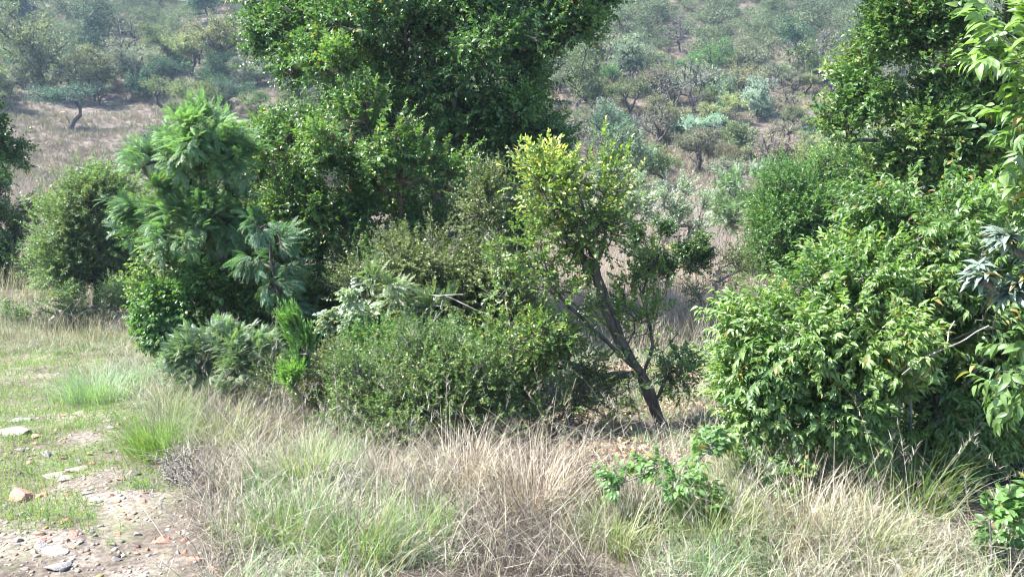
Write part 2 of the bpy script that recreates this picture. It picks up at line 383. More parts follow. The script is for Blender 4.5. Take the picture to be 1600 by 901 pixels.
# ================================================================== HILLSIDE TREES
HLEAF = leaf_mat('hill_leaf', [(.45, .45, .5), (.9, .9, .9), (1.5, 1.5, 1.3)], rough=.6, trans=.25, spec=.3, objcol=True, tint=(1.3, 1.4, .8), desat=0)
def hill_proto(seed, h, wid, flat, nt, ns, leaf, stems, sparse=False, r0=.12):
    rng = np.random.default_rng(seed)
    nb = rng.integers(4, 8); C = []; Rd = []
    for i in range(nb):
        a = rng.uniform(0, 6.28); rr = wid*.27*rng.random()**.5*1.3; rx = wid*rng.uniform(.2, .3)
        C.append([math.cos(a)*rr, math.sin(a)*rr, h*(1-flat*.55)+rng.uniform(-.1, .08)*h]); Rd.append([rx, rx, h*flat*rng.uniform(.3, .45)])
    C = np.array(C); Rd = np.array(Rd)
    T, TC, cv = crown_targets(rng, C, Rd, np.ones(nb), nt, 5, .35, .25)
    T[:, 2] = np.maximum(T[:, 2], .15)
    W = Wood(); root = W.add((0, 0, -.3), -1)
    for j in range(stems):
        a = rng.uniform(0, 6.28); l = rng.uniform(.08, .22)*wid
        W.line([(math.cos(a)*l*.35, math.sin(a)*l*.35, h*.2), (math.cos(a)*l, math.sin(a)*l, h*(.42-.2*flat))], root, step=.3, rng=rng, jit=.04)
    W.grow(T, rng, .35, .05)
    ti = np.repeat(np.arange(len(T)), ns); k = len(ti)
    P = T[ti]+rng.normal(size=(k, 3))*np.array([.26, .26, .16])*wid/4.5
    d = nrm(nrm(T[ti]-TC[ti])*.5+rng.normal(size=(k, 3))*.7+[0, 0, .3])
    M = frames(d, nrm(np.array([0, 0, 1.])+rng.normal(size=(k, 3))*.5))
    r2 = np.random.default_rng(seed+5)
    tp = [sprig_alt(r2, 6, leaf*2.2, leaf, leaf*.55, fine=False, ang=60, jit=.6) for _ in range(3)]
    V, Q, v = instances(tp, M, P, rng.uniform(.7, 1.3, k), cv[ti], rng, .5)
    wv, wq = wood_mesh(W, r0, .012, .5)
    a = bpy.data.objects.new
    root_o = None
    def me(name, V, Q, mat, vv=None):
        o = mesh_quads(name, V, Q, mat, v=vv); m_ = o.data; bpy.data.objects.remove(o); return m_
    return me('trunk', wv, wq, BARKH), me('crown', V, Q, HLEAF, v)
PROTO = {}
def protos():
    P = PROTO
    P['round'] = [hill_proto(11+i, 3.4, 3.6, .85, 130, 16, .12, 2) for i in range(2)]
    P['umbrella'] = [hill_proto(21+i, 3.6, 5.0, .42, 95, 11, .13, 3, r0=.15) for i in range(4)]
    P['bushy'] = [hill_proto(31+i, 2.2, 3.0, .95, 90, 11, .12, 3, r0=.07) for i in range(3)]
    P['tall'] = [hill_proto(41+i, 4.8, 4.2, .7, 120, 12, .14, 2, r0=.16) for i in range(3)]
    P['thin'] = [hill_proto(51+i, 3.4, 3.8, .65, 90, 4, .09, 4, r0=.13) for i in range(3)]
protos()
COLS = 1.18
COLR = {'olive': (.15, .18, .08), 'grey_green': (.18, .215, .14), 'dark_green': (.05, .105, .06), 'brown': (.17, .16, .105),
        'silver': (.26, .32, .25), 'bright': (.1, .2, .06), 'teal': (.07, .125, .085), 'pale': (.26, .32, .14), 'grey': (.2, .18, .17), 'yellow': (.22, .22, .09)}
WORD = {'olive': 'olive green', 'grey_green': 'grey green', 'dark_green': 'dark green', 'brown': 'brownish', 'silver': 'silvery', 'bright': 'bright green',
        'teal': 'bluish green', 'pale': 'pale green', 'grey': 'nearly bare grey', 'yellow': 'yellowish'}
SHW = {'round': 'round headed', 'umbrella': 'flat spreading', 'bushy': 'low bushy', 'tall': 'tall rounded', 'thin': 'thin open'}
hr = np.random.default_rng(77)
HT = []                                       # (x, y, radius)
def put_hill(shape, col, x, y, s, label, group=None, sz=1.0, vary=.12):
    tr, cr = PROTO[shape][hr.integers(len(PROTO[shape]))]
    nm = 'hillside_shrub' if shape == 'bushy' else 'hillside_tree'
    t = thing(nm, label, 'shrub' if shape == 'bushy' else 'tree', (x, y, G1(x, y)), group, hr.uniform(0, 6.28)); t.scale = (s, s, s*sz)
    k = 1+hr.uniform(-vary, vary, 3)*np.array([1, .6, 1])
    for n_, m_ in (('trunk', tr), ('crown', cr)):
        o = bpy.data.objects.new(n_, m_); COL.objects.link(o); o.parent = t
        c = np.array(COLR[col])*COLS*k*hr.uniform(.85, 1.15); o.color = (*c, 1)
    HT.append((x, y, s*BW[shape][0]*.45)); return t
BW = {'round': (3.5, 3.4), 'umbrella': (5, 3.4), 'bushy': (3, 2.2), 'tall': (4.2, 4.8), 'thin': (3.8, 3.2)}
# trees one can name in the photograph: (px, py of foot, crown width px, shape, colour, label)
named = [
 (1181, 186, 62, 'round', 'silver', 'round silvery tree standing alone on one thin dark trunk on the right hillside', 1.15),
 (1093, 270, 86, 'umbrella', 'brown', 'wide rusty brown flat topped tree with dark forked trunk on the lower hill', 1.1),
 (935, 290, 62, 'thin', 'yellow', 'thin yellowish small tree beside the right edge of the big tree', 1.2),
 (983, 318, 66, 'thin', 'olive', 'open olive tree with leaning dark stems above the silvery valley shrubs', 1.2),
 (1036, 296, 86, 'umbrella', 'olive', 'olive tree with low twisted black trunk at the foot of the hill', .8),
 (1138, 306, 92, 'umbrella', 'grey_green', 'grey green spreading tree just above the pale feathery valley shrub', .85),
 (1190, 272, 52, 'thin', 'grey', 'bare grey tree with a forked stem right of the rusty brown tree', 1.2),
 (1262, 248, 56, 'round', 'pale', 'pale lime tree at the foot of the hill left of the tall right tree', .9),
 (1207, 144, 46, 'thin', 'grey_green', 'slim upright grey green tree on the slope right above the silvery round tree', 1.3),
 (1238, 149, 44, 'umbrella', 'grey_green', 'small flat topped tree, left one of the pair near the tall right tree', 1.1),
 (1258, 149, 44, 'umbrella', 'olive', 'small flat topped tree, right one of the pair near the tall right tree', 1.1),
 (1050, 223, 40, 'bushy', 'dark_green', 'compact dark green bush between brown trees on the lower hill', 1.2),
 (1128, 90, 34, 'round', 'teal', 'small bluish green rounded tree high on the right hillside', 1.0),
 (1079, 118, 42, 'round', 'bright', 'bright green rounded tree left below the bluish green one', .9),
 (985, 182, 74, 'umbrella', 'olive', 'flat topped olive tree with dark shade beneath it right of the big tree', 1.0),
 (1232, 98, 60, 'tall', 'dark_green', 'deep green tall tree high on the right hillside beside the tall right tree', 1.0),
 (1300, 150, 64, 'thin', 'grey', 'bare grey twiggy tree touching the left edge of the tall right tree', 1.2),
 (1063, 82, 58, 'thin', 'grey', 'bare dark branched tree on the upper slope above the bright green one', 1.1),
 (168, 80, 84, 'round', 'dark_green', 'round dense green tree high on the left hillside', .95),
 (70, 150, 110, 'tall', 'olive', 'large green leafy tree on the left hillside above the bare clearing', 1.1),
 (112, 205, 100, 'umbrella', 'teal', 'bluish green spreading tree at the top edge of the left clearing', 1.0),
 (300, 118, 76, 'umbrella', 'pale', 'pale olive tree with dark forked trunk on the left hillside', 1.2),
 (226, 158, 56, 'bushy', 'dark_green', 'dark rounded bush at the upper edge of the left clearing', 1.2),
 (205, 148, 72, 'tall', 'grey_green', 'grey green leaning tree beside the dark bush on the left hillside', 1.0),
 (395, 140, 56, 'round', 'grey_green', 'grey green tree against the left edge of the big dark tree', 1.0),
 (330, 45, 70, 'tall', 'dark_green', 'dark tree at the top of the frame left of the big tree', 1.0),
 (20, 60, 90, 'tall', 'dark_green', 'dark tree in the top left corner of the hillside', 1.0),
]
LM_T = ['silvery round tree', 'rusty brown flat topped tree', 'yellowish thin tree', 'leaning stemmed olive tree', 'twisted black trunked tree', 'spreading valley edge tree', 'bare forked grey tree',
  'pale lime tree', 'slim upright tree', 'left tree of the pair', 'right tree of the pair', 'compact dark bush', 'bluish green high tree', 'bright green tree', 'shade casting olive tree', 'deep green tall tree',
  'bare twiggy grey tree', 'bare dark branched tree', 'round dense left tree', 'large leafy left tree', 'bluish clearing edge tree', 'pale olive forked tree', 'dark clearing bush', 'leaning grey green tree', "tree against the big tree", 'dark top edge tree', 'dark corner tree']
LM = []
for px, py, wpx, shp, c, lab, szf in named:
    LM.append((px, py))
    h = hit(px, py); s = wpx*depth(h)/F/BW[shp][0]
    put_hill(shp, c, h[0], h[1], s, lab, None, szf)
# the rest of the wooded slope
def clear(px, py):
    if -80 < px < 225 and 172 < py < 345: return .0
    if 225 <= px < 420 and 150 < py < 345: return .1
    if 365 < px < 445 and 118 < py < 200: return .0
    if 880 < px < 1310 and 318 < py < 445: return .0
    if 880 < px < 1310 and 195 < py <= 318: return .6
    if py > 300: return .05
    return 1.0
cand = []
H_ = np.zeros((6000, 3)); nH = len(HT); H_[:nH] = HT
for tries in range(42000):
    y = 40+95*hr.random()**.8; x = hr.uniform(-.72, .72)*(y+12)
    z = G1(x, y); px, py = proj(np.array([x, y, z]))
    if not (-200 < px < 1800) or py < -60: continue
    if hr.random() > clear(px, py) or (py > 60 and vnoise(x/9, y/7, 71) < (.18 if py < 185 else .38)): continue
    dp_ = y*CP; hp_ = 4.0*F/dp_
    if any(abs(px-n_[0]) < n_[2]*.42+.25*F/dp_ and py > n_[1]-2 and py-hp_*.7 < n_[1]-8 for n_ in named): continue
    r = (.95+1.4*hr.random()**1.35)*(1.15 if px < 480 else 1)*(1.0 if py < 190 else .75)
    if ((H_[:nH, 0]-x)**2+(H_[:nH, 1]-y)**2 < ((.68 if py < 185 else .82)*(r+H_[:nH, 2]))**2).any(): continue
    H_[nH] = (x, y, r); nH += 1; cand.append((x, y, r, float(px), float(py)))
cand.sort(key=lambda c: c[1])
vis = cand; hid = []
GRPN = 'mixed bushveld trees covering the far hillside'
cnt_ = {}
def choose(px, py):
    low = py > 170
    if px < 450: w_ = {'olive': 3, 'grey_green': 3, 'dark_green': 3, 'teal': 1, 'brown': 1, 'bright': .6, 'pale': .6, 'grey': .5}
    elif low: w_ = {'olive': 3, 'grey_green': 3, 'dark_green': .5, 'brown': 2, 'grey': 2, 'yellow': .6, 'silver': .25, 'pale': .3}
    else: w_ = {'olive': 3, 'grey_green': 5, 'dark_green': 1.5, 'brown': .7, 'grey': 1, 'teal': .5, 'bright': .6, 'pale': .4}
    k = list(w_); p_ = np.array([w_[i] for i in k]); return k[hr.choice(len(k), p=p_/p_.sum())]
n_ind = 0
rest = []; used_labels = set(); LMA = np.array(LM, float)
for c in vis:
    x, y, r, px, py = c
    if n_ind >= 262 or not (-70 < px < 1420) or (480 < px < 840):
        rest.append((c, choose(px, py), ['round', 'umbrella', 'bushy', 'tall', 'thin'][hr.choice(5, p=[.2, .35, .15, .15, .15])])); continue
    d_ = (LMA-[px, py]); j = int(np.argmin((d_**2).sum(1))); dx_, dy_ = -d_[j]
    where = (('right of' if dx_ > 0 else 'left of') if abs(dx_) > 1.3*abs(dy_) else ('above' if dy_ < 0 else 'below')) + ' the ' + LM_T[j]
    far_ = 'just ' if np.hypot(dx_, dy_) < 48 else ('well ' if np.hypot(dx_, dy_) > 95 else '')
    for k in range(60):
        col = choose(px, py); shp = ['round', 'umbrella', 'bushy', 'tall', 'thin'][hr.choice(5, p=[.18, .36, .15, .15, .16])]
        if col == 'grey': shp = 'thin'
        kind_ = 'shrub' if shp == 'bushy' else 'tree'; sz_ = 'small' if r < 1.6 else ('large' if r > 2.1 else 'middling')
        lab = f"{sz_} {SHW[shp]} {WORD[col]} {kind_} {far_}{where}"
        if lab not in used_labels: break
    used_labels.add(lab)
    put_hill(shp, col, x, y, r*2*1.12/BW[shp][0], lab, 'shrubs on the wooded far hillside' if kind_ == 'shrub' else 'trees on the wooded far hillside'); n_ind += 1
print('hill individuals', n_ind, 'rest', len(rest), flush=True)
# farther ones read as one mass of wood
def wood_mass():
    VV, QQ, vv = [], [], []; off = 0
    for (x, y, r, px, py), col, shp in rest:
        tr, cr = PROTO[shp][hr.integers(len(PROTO[shp]))]
        n = len(cr.vertices); A = np.empty(n*3, np.float32); cr.vertices.foreach_get('co', A); A = A.reshape(-1, 3)
        q = np.empty(len(cr.polygons)*4, np.int32); cr.loops.foreach_get('vertex_index', q); q = q.reshape(-1, 4)
        v = np.empty(len(cr.polygons), np.float32); cr.attributes['v'].data.foreach_get('value', v)
        # farther crowns need fewer, slightly larger leaves
        kq = hr.random(len(q)) < (.33 if y > 75 else .55); L4 = A.reshape(-1, 4, 3)[kq]; L4 = L4.mean(1, keepdims=True)+(L4-L4.mean(1, keepdims=True))*1.3
        A = L4.reshape(-1, 3); n = len(A); q = np.arange(n, dtype=np.int32).reshape(-1, 4); v = v[kq]
        a = hr.uniform(0, 6.28); s = r*2.2/BW[shp][0]; c_, s_ = math.cos(a), math.sin(a)
        V = A@np.array([[c_, -s_, 0], [s_, c_, 0], [0, 0, 1]]).T*s+[x, y, G1(x, y)]
        VV.append(V); QQ.append(q+off); off += n; vv.append(np.clip(v*.75+hr.uniform(-.15, .35), 0, 1))
    if VV:
        o = mesh_quads('far_wood', np.vstack(VV), np.vstack(QQ), HLEAF, v=np.concatenate(vv)); o.color = (.145, .18, .105, 1)
        tag(o, 'distant mass of grey green trees along the top of the hillside', 'wood', kind='stuff')
wood_mass()

# scrub and tufts between them: one mass nobody could count
def hill_scrub():
    rng = np.random.default_rng(5)
    n = 95000; y = 22+115*rng.random(n)**.9; x = rng.uniform(-.75, .75, n)*(y+8); z = G(x, y)
    px, py = proj(np.stack([x, y, z], -1))
    keep = (py > -60) & (px > -120) & (px < 1720) & ((y > 40) | (rng.random(n) < .5))
    m = fbm(x/5, y/5, 21); keep &= (m+rng.uniform(-.15, .15, n)) > .42
    x, y, z, m = x[keep], y[keep], z[keep], m[keep]; k = len(x)
    tp = []
    for _ in range(6):
        c = 20; a = rng.uniform(0, 6.28, c); th = rng.uniform(.1, 1.1, c)
        d = np.stack([np.cos(a)*np.sin(th), np.sin(a)*np.sin(th), np.cos(th)], -1)
        tv, tq = leaf_tpl(.4, .03, .1, .2, False)
        V, Q, v = place_leaves(tv, tq, frames(d, rnd_unit(rng, c)), rng.normal(size=(c, 3))*[.1, .1, 0], rng.uniform(.5, 1.1, c), rng.random(c)); tp.append((V, Q, v))
    a = rng.uniform(0, 6.28, k); M = np.zeros((k, 3, 3)); M[:, 0, 0] = np.cos(a); M[:, 0, 1] = -np.sin(a); M[:, 1, 0] = np.sin(a); M[:, 1, 1] = np.cos(a); M[:, 2, 2] = 1
    cv = np.clip(fbm(x/3, y/3, 31)*1.6-.3+rng.uniform(-.2, .2, k), 0, 1)
    V, Q, v = instances(tp, M, np.stack([x, y, z], -1), rng.uniform(.6, 1.5, k), cv, rng, .35)
    mt = leaf_mat('scrub_grass', [(.17, .13, .11), (.27, .22, .18), (.24, .22, .15), (.12, .15, .08)], rough=.8, trans=.2, spec=.2, tint=(1.2, 1.2, .9))
    tag(mesh_quads('hillside_grass', V, Q, mt, v=v), 'dry pinkish brown tussock grass covering the far hillside and valley', 'grass', kind='stuff')
hill_scrub()

# ================================================================== GRASSES
def blades(rng, x, y, z, az, h, lean, bend, w, v, seg=5):
    n = len(x); t = np.linspace(0, 1, seg+1)
    th = lean[:, None]+bend[:, None]*t[None, :]**1.3
    ds = (h/seg)[:, None]; r = np.cumsum(np.concatenate([np.zeros((n, 1)), np.sin(th[:, :-1])*ds], 1), 1); zz = np.cumsum(np.concatenate([np.zeros((n, 1)), np.cos(th[:, :-1])*ds], 1), 1)
    tw = rng.uniform(-1.2, 1.2, n); wx = -np.sin(az+tw); wy = np.cos(az+tw)
    cx = x[:, None]+r*np.cos(az)[:, None]; cy_ = y[:, None]+r*np.sin(az)[:, None]; cz = z[:, None]+zz-.01
    ww = w[:, None]*np.clip(1.1-t[None, :]**1.6, .08, 1)*.5
    A = np.stack([cx+wx[:, None]*ww, cy_+wy[:, None]*ww, cz], -1); B = np.stack([cx-wx[:, None]*ww, cy_-wy[:, None]*ww, cz], -1)
    V = np.stack([A, B], 2).reshape(n, -1, 3); m = 2*(seg+1)
    i = np.arange(seg)*2; q = np.stack([i, i+1, i+3, i+2], -1); Q = q[None]+(np.arange(n)*m)[:, None, None]
    return V.reshape(-1, 3), Q.reshape(-1, 4), np.repeat(v, seg)
GRASS_DRY = leaf_mat('dry_grass', [(.09, .07, .055), (.24, .205, .165), (.46, .415, .33), (.25, .3, .16), (.13, .23, .08)], desat=.0, rough=.6, trans=.25, spec=.4, tint=(1.2, 1.2, .95))
GRASS_GRN = leaf_mat('green_grass', [(.3, .29, .17), (.19, .24, .1), (.13, .2, .06), (.17, .27, .07)], rough=.5, trans=.4)
def path_edge(py): return 205+(py-560)*.46
def tall_grass():
    rng = np.random.default_rng(8)
    # tussocks first, blades fan out of them
    n = 6000; y = 3.0+9.7*rng.random(n)**1.2; x = rng.uniform(-.75, .78, n)*(y+1.2); z = G(x, y)
    px, py = proj(np.stack([x, y, z], -1))
    e = path_edge(py)-35+40*(fbm(x*1.5, y*1.5, 4)-.47)*4
    keep = (px > e) | (py < 555)
    keep &= ~((px > 1250) & (py > 640) & (py < 860) & (px > 1250+(py-640)*.0+0) & (fbm(x*2, y*2, 9) < .5) & (px > 1380))
    bare = (px > 860) & (px < 1010) & (py > 650) & (py < 730); keep &= ~(bare & (rng.random(n) < .7))
    x, y, z, px, py = x[keep], y[keep], z[keep], px[keep], py[keep]; k = len(x)
    # greenness of each tussock, by patch of ground
    gr = np.clip((fbm(x*.9+3, y*.9, 14)-.47)*3.6+.52, 0, 1)
    gr = np.where((px > 380) & (px < 720) & (py > 760), gr*.4+.62, gr)
    gr = np.where((px > 560) & (px < 960) & (py > 640) & (py < 800), gr*.5+.05, gr)
    gr = np.where((px > 250) & (px < 500) & (py < 760), gr*.6+.1, gr)
    gr = np.where((px > 1080), gr*.6+.4, gr)
    tall = np.interp(py, [480, 560, 640, 760, 900], [.55, .42, .5, .5, .42])
    tall = np.where((px > 930) & (px < 1150) & (py > 640) & (py < 760), .22, tall)
    tall = np.where((px < 300) & (py < 600), .26, tall); gr = np.where((px < 300) & (py < 640), gr*.5+.4, gr)
    tall = np.where((px > 430) & (px <= 930) & (py > 660) & (py < 770), .4, tall); tall = np.where((px > 930) & (px < 1150) & (py >= 760) & (py < 880), .26, tall)
    keep2 = (fbm(x*1.6+7, y*1.6, 77, 3) > np.where(px < 560, .24, .38)) & ~((px > 1400) & (py > 660) & (py < 850)); x, y, z, px, py, gr, tall = (q_[keep2] for q_ in (x, y, z, px, py, gr, tall)); k = len(x)
    VV, QQ, vv = [], [], []; off = 0
    nb = 30; ti = np.repeat(np.arange(k), nb); m = len(ti)
    bx = x[ti]+rng.normal(size=m)*.045; by = y[ti]+rng.normal(size=m)*.045; bz = G(bx, by)
    taz = rng.uniform(0, 6.28, k)[ti]; az = taz+rng.normal(size=m)*1.3
    h = tall[ti]*rng.uniform(.35, 1.15, m)*rng.uniform(.7, 1.25, k)[ti]
    lean = np.abs(rng.normal(size=m))*.42+rng.uniform(0, .75, k)[ti]; bend = rng.uniform(.2, 2.1, m)
    wd = rng.uniform(.002, .0052, m)
    g = np.clip(gr[ti]+rng.normal(size=m)*.24, 0, 1); wd *= 1+.7*(g > .7); h *= 1-.3*(g > .7)
    V, Q, v = blades(rng, bx, by, bz, az, h, lean, bend, wd, g, 5); VV.append(V); QQ.append(Q); vv.append(v); off += len(V)
    # low thatch of old broken leaves under the standing grass
    m = 60000; s = rng.integers(0, k, m); bx = x[s]+rng.normal(size=m)*.1; by = y[s]+rng.normal(size=m)*.1; bz = G(bx, by)
    V, Q, v = blades(rng, bx, by, bz, rng.uniform(0, 6.28, m), rng.uniform(.06, .2, m), rng.uniform(.3, 1.4, m), rng.uniform(0, 1.0, m), rng.uniform(.003, .006, m), np.clip(rng.random(m)*.35+.3*(gr[s] > .6)*rng.random(m), 0, 1), 2)
    VV.append(V); QQ.append(Q+off); vv.append(v); off += len(V)
    # straw lying and crossing at random: what makes it look tangled
    m = 9000; s = rng.integers(0, k, m); dry = gr[s] < .55
    s = s[dry | (rng.random(m) < .3)]; m = len(s)
    bx = x[s]+rng.normal(size=m)*.15; by = y[s]+rng.normal(size=m)*.15; bz = G(bx, by)+rng.uniform(0, .28, m)
    V, Q, v = blades(rng, bx, by, bz, rng.uniform(0, 6.28, m), rng.uniform(.15, .55, m), rng.uniform(.6, 1.7, m), rng.uniform(-.3, .9, m), rng.uniform(.0018, .0038, m), np.clip(.36+rng.normal(size=m)*.2, 0, .62), 4)
    VV.append(V); QQ.append(Q+off); vv.append(v); off += len(V)
    # long flowering stalks with loose heads
    m = 900; s = rng.integers(0, k, m); bx = x[s]; by = y[s]; bz = z[s]; az = rng.uniform(0, 6.28, m); h = rng.uniform(.5, .95, m); lean = rng.uniform(.05, .5, m); bend = rng.uniform(.2, 1.2, m)
    V, Q, v = blades(rng, bx, by, bz, az, h, lean, bend, np.full(m, .0032), np.clip(.35+rng.normal(size=m)*.15, 0, 1), 7); VV.append(V); QQ.append(Q+off); vv.append(v); off += len(V)
    tips = V.reshape(m, 8, 2, 3).mean(2)
    a_, b_ = tips[:, 5], tips[:, 7]; c = 16; tt = rng.random((m, c)); P = (a_[:, None]+(b_-a_)[:, None]*tt[..., None]).reshape(-1, 3)
    V, Q, v = blades(rng, P[:, 0], P[:, 1], P[:, 2], rng.uniform(0, 6.28, len(P)), rng.uniform(.02, .065, len(P)), rng.uniform(.2, .9, len(P)), rng.uniform(0, 1, len(P)), np.full(len(P), .0045), rng.uniform(.1, .5, len(P)), 2)
    VV.append(V); QQ.append(Q+off); vv.append(v)
    o = mesh_quads('tall_grass', np.vstack(VV), np.vstack(QQ), GRASS_DRY, v=np.concatenate(vv))
    tag(o, 'tangled straw coloured and green tall grass filling the foreground', 'grass', kind='stuff')
    print('tall grass faces', len(o.data.polygons))
tall_grass()
def short_grass():
    rng = np.random.default_rng(18)
    n = 300000; y = 2.6+10*rng.random(n)**1.2; x = -rng.uniform(-.1, 1.05, n)*(y*.62+1.6); z = G(x, y); px, py = proj(np.stack([x, y, z], -1))
    m = fbm(x*1.7, y*2.6, 44, 5)
    th = np.interp(py, [540, 620, 760, 830, 900], [.25, .3, .4, .48, .53]) + np.clip((px-40)/900, 0, .2)*(py > 700)
    keep = (m+rng.normal(size=n)*.03 > th) & (px < path_edge(py)+60) & (px > -260)
    x, y, z = x[keep], y[keep], z[keep]; k = len(x)
    V, Q, v = blades(rng, x, y, z, rng.uniform(0, 6.28, k), rng.uniform(.015, .075, k), rng.uniform(0, .9, k), rng.uniform(0, 1.2, k), rng.uniform(.003, .007, k), np.clip(fbm(x*3, y*3, 50)*1.5-.1+rng.normal(size=k)*.2, 0, 1), 2)
    tag(mesh_quads('short_grass', V, Q, GRASS_GRN, v=v), 'short green turf growing in patches over the stony path', 'grass', kind='stuff')
    print('short grass', k)
short_grass()
def valley_grass():
    rng = np.random.default_rng(28)
    n = 9000; y = 11+34*rng.random(n)**1.1; x = rng.uniform(-.7, .75, n)*(y+2); z = G(x, y); px, py = proj(np.stack([x, y, z], -1))
    right = (px > 860); keep = (rng.random(n) < np.where(right, 1, .6)) & (px > -100) & (px < 1500)
    x, y, z, px = x[keep], y[keep], z[keep], px[keep]; k = len(x)
    nb = 24; ti = np.repeat(np.arange(k), nb); m = len(ti); sp = .12+.008*y[ti]
    bx = x[ti]+rng.normal(size=m)*sp; by = y[ti]+rng.normal(size=m)*sp
    g = np.clip(fbm(x*.35, y*.35, 61)*1.3-.2, 0, 1)
    g = np.where(y > 20, g*.4, g); g = np.where((px < 320) & (y < 18), g*.5+.45, g)
    V, Q, v = blades(rng, bx, by, G(bx, by), rng.uniform(0, 6.28, m), rng.uniform(.25, .75, m)*np.where((px < 320) & (y < 15), .55, 1)[ti], np.abs(rng.normal(size=m))*.25, rng.uniform(.1, .8, m), rng.uniform(.004, .008, m)*(.7+y[ti]/30), np.clip(g[ti]+rng.normal(size=m)*.12, 0, 1), 3)
    mt = leaf_mat('valley_grass', [(.34, .25, .235), (.45, .36, .32), (.36, .32, .2), (.2, .23, .1)], rough=.7, trans=.3, spec=.3, tint=(1.2, 1.2, .95))
    tag(mesh_quads('valley_grass', V, Q, mt, v=v), 'pale pinkish tall grass standing in the valley behind the bushes', 'grass', kind='stuff')
valley_grass()

# ================================================================== STONES
def stone_mat(name, c1, c2):
    m = bark_mat(name, c1, c2, 9); return m
SM = {'red': stone_mat('stone_red', (.2, .085, .055), (.42, .23, .17)), 'pale': stone_mat('stone_pale', (.22, .175, .14), (.38, .325, .275)),
      'grey': stone_mat('stone_grey', (.17, .15, .145), (.36, .32, .3)), 'orange': stone_mat('stone_orange', (.36, .17, .09), (.52, .3, .19))}
import bmesh
def stone_mesh(seed):
    rng = np.random.default_rng(seed); bm = bmesh.new(); bmesh.ops.create_icosphere(bm, subdivisions=3, radius=1)
    cuts = [(nrm(rng.normal(size=3)), rng.uniform(.35, .7)) for _ in range(13)]
    for v in bm.verts:
        p = np.array(v.co)
        for n_, d in cuts:
            e = p@n_
            if e > d: p = p-n_*(e-d)*.985
        p = p+.008*np.sin(p[[1, 2, 0]]*9+seed); v.co = p/.62
    me = bpy.data.meshes.new('stone'); bm.to_mesh(me); bm.free()
    return me
SMESH = [stone_mesh(100+i) for i in range(9)]
sr = np.random.default_rng(3)
def stone(px, py, wpx, hpx, col, label, group=None, name='stone', sink=.25):
    h = hit(px, py); s = depth(h)/F; me = SMESH[sr.integers(len(SMESH))].copy(); me.materials.append(SM[col])
    o = bpy.data.objects.new(name, me); COL.objects.link(o)
    rx = wpx*s/2; rz = max(.5*rx*hpx/wpx*1.25, .01)
    o.scale = (rx*1.15, rx*sr.uniform(.5, .8), rz*1.4); o.rotation_euler = (sr.uniform(-.12, .12), sr.uniform(-.12, .12), sr.uniform(-.6, .6)+(3.14 if sr.random() < .5 else 0))
    o.location = (h[0], h[1]+rx*.4, h[2]+rz*.15); return tag(o, label, 'stone', group)
for a in [
 (30, 782, 44, 30, 'red', 'blocky red brown stone with a pale top, biggest loose one on the path'),
 (62, 780, 24, 9, 'orange', 'small flat orange stone just right of the blocky red brown stone'),
 (12, 680, 48, 18, 'pale', 'long pale slab jutting in from the left edge of the path'),
 (55, 684, 17, 9, 'orange', 'small orange stone at the tip of the long pale slab'),
 (33, 708, 14, 9, 'grey', 'small dark stone in the turf below the long pale slab'),
 (72, 712, 20, 9, 'grey', 'dark low stone right of the small dark one in the turf'),
 (84, 745, 32, 9, 'pale', 'flat pale slab lying left of the pointed pale stone'),
 (122, 736, 28, 8, 'pale', 'flat pale slab lying above the pointed pale stone'),
 (99, 754, 21, 12, 'pale', 'pointed pale stone between two flat slabs'),
 (134, 775, 20, 8, 'grey', 'flat light grey stone left of a dark brown wedge'),
 (151, 789, 18, 11, 'grey', 'dark wedge shaped stone beside a flat light grey one'),
 (207, 743, 17, 12, 'pale', 'pale pinkish stone near the edge of the tall grass'),
 (103, 820, 18, 8, 'red', 'reddish flat stone in the middle of the gravel'),
 (115, 836, 18, 9, 'red', 'reddish brown stone tilted above the pale slab'),
 (62, 862, 30, 18, 'grey', 'dark tilted slab at the lower left, leaning left of the pale one'),
 (80, 864, 32, 14, 'pale', 'pale tilted slab against the dark one at the lower left'),
 (93, 892, 34, 18, 'grey', 'flat grey slab at the very bottom left of the path'),
 (365, 833, 22, 24, 'pale', 'upright tan stone at the foot of the tall grass'),
 (253, 852, 24, 11, 'red', 'dark red stone on the pale gravel patch'),
 (305, 884, 18, 9, 'red', 'flat red stone near the bottom edge of the path'),
 (335, 899, 20, 12, 'red', 'red stone cut by the bottom edge beside the grass'),
 (170, 660, 14, 5, 'pale', 'small pale flake in the bare strip of the upper path'),
 (120, 648, 20, 7, 'pale', 'pale tan flat stone in the turf of the upper path'),
 (172, 670, 16, 7, 'grey', 'small grey flat stone on the bare strip of the upper path'),
 (35, 660, 22, 8, 'grey', 'grey stone above the long pale slab')]:
    stone(*a)
STL = [(30, 782, 'blocky red brown stone'), (14, 680, 'long pale slab at the left edge'), (33, 708, 'small dark stone in the turf'), (99, 754, 'pointed pale stone'), (134, 775, 'flat light grey stone'),
       (207, 743, 'pale pinkish stone by the grass'), (103, 820, 'reddish flat stone in the gravel'), (62, 862, 'dark tilted slab'), (93, 892, 'grey slab at the bottom'), (365, 833, 'upright tan stone'), (253, 852, 'dark red stone on pale gravel'),
       (305, 884, 'flat red stone near the bottom'), (172, 670, 'grey stone on the bare strip'), (120, 648, 'pale tan stone in the upper turf')]
def rel(px, py, marks, near):
    d_ = np.array([(px-m_[0], py-m_[1]) for m_ in marks]); j = int(np.argmin((d_**2).sum(1))); dx_, dy_ = d_[j]
    w1 = ('right of' if dx_ > 0 else 'left of') if abs(dx_) > 1.3*abs(dy_) else ('above' if dy_ < 0 else 'below')
    return ('just ' if np.hypot(dx_, dy_) < near else ('well ' if np.hypot(dx_, dy_) > near*2.6 else ''))+w1+' the '+marks[j][2]
used_s = set()
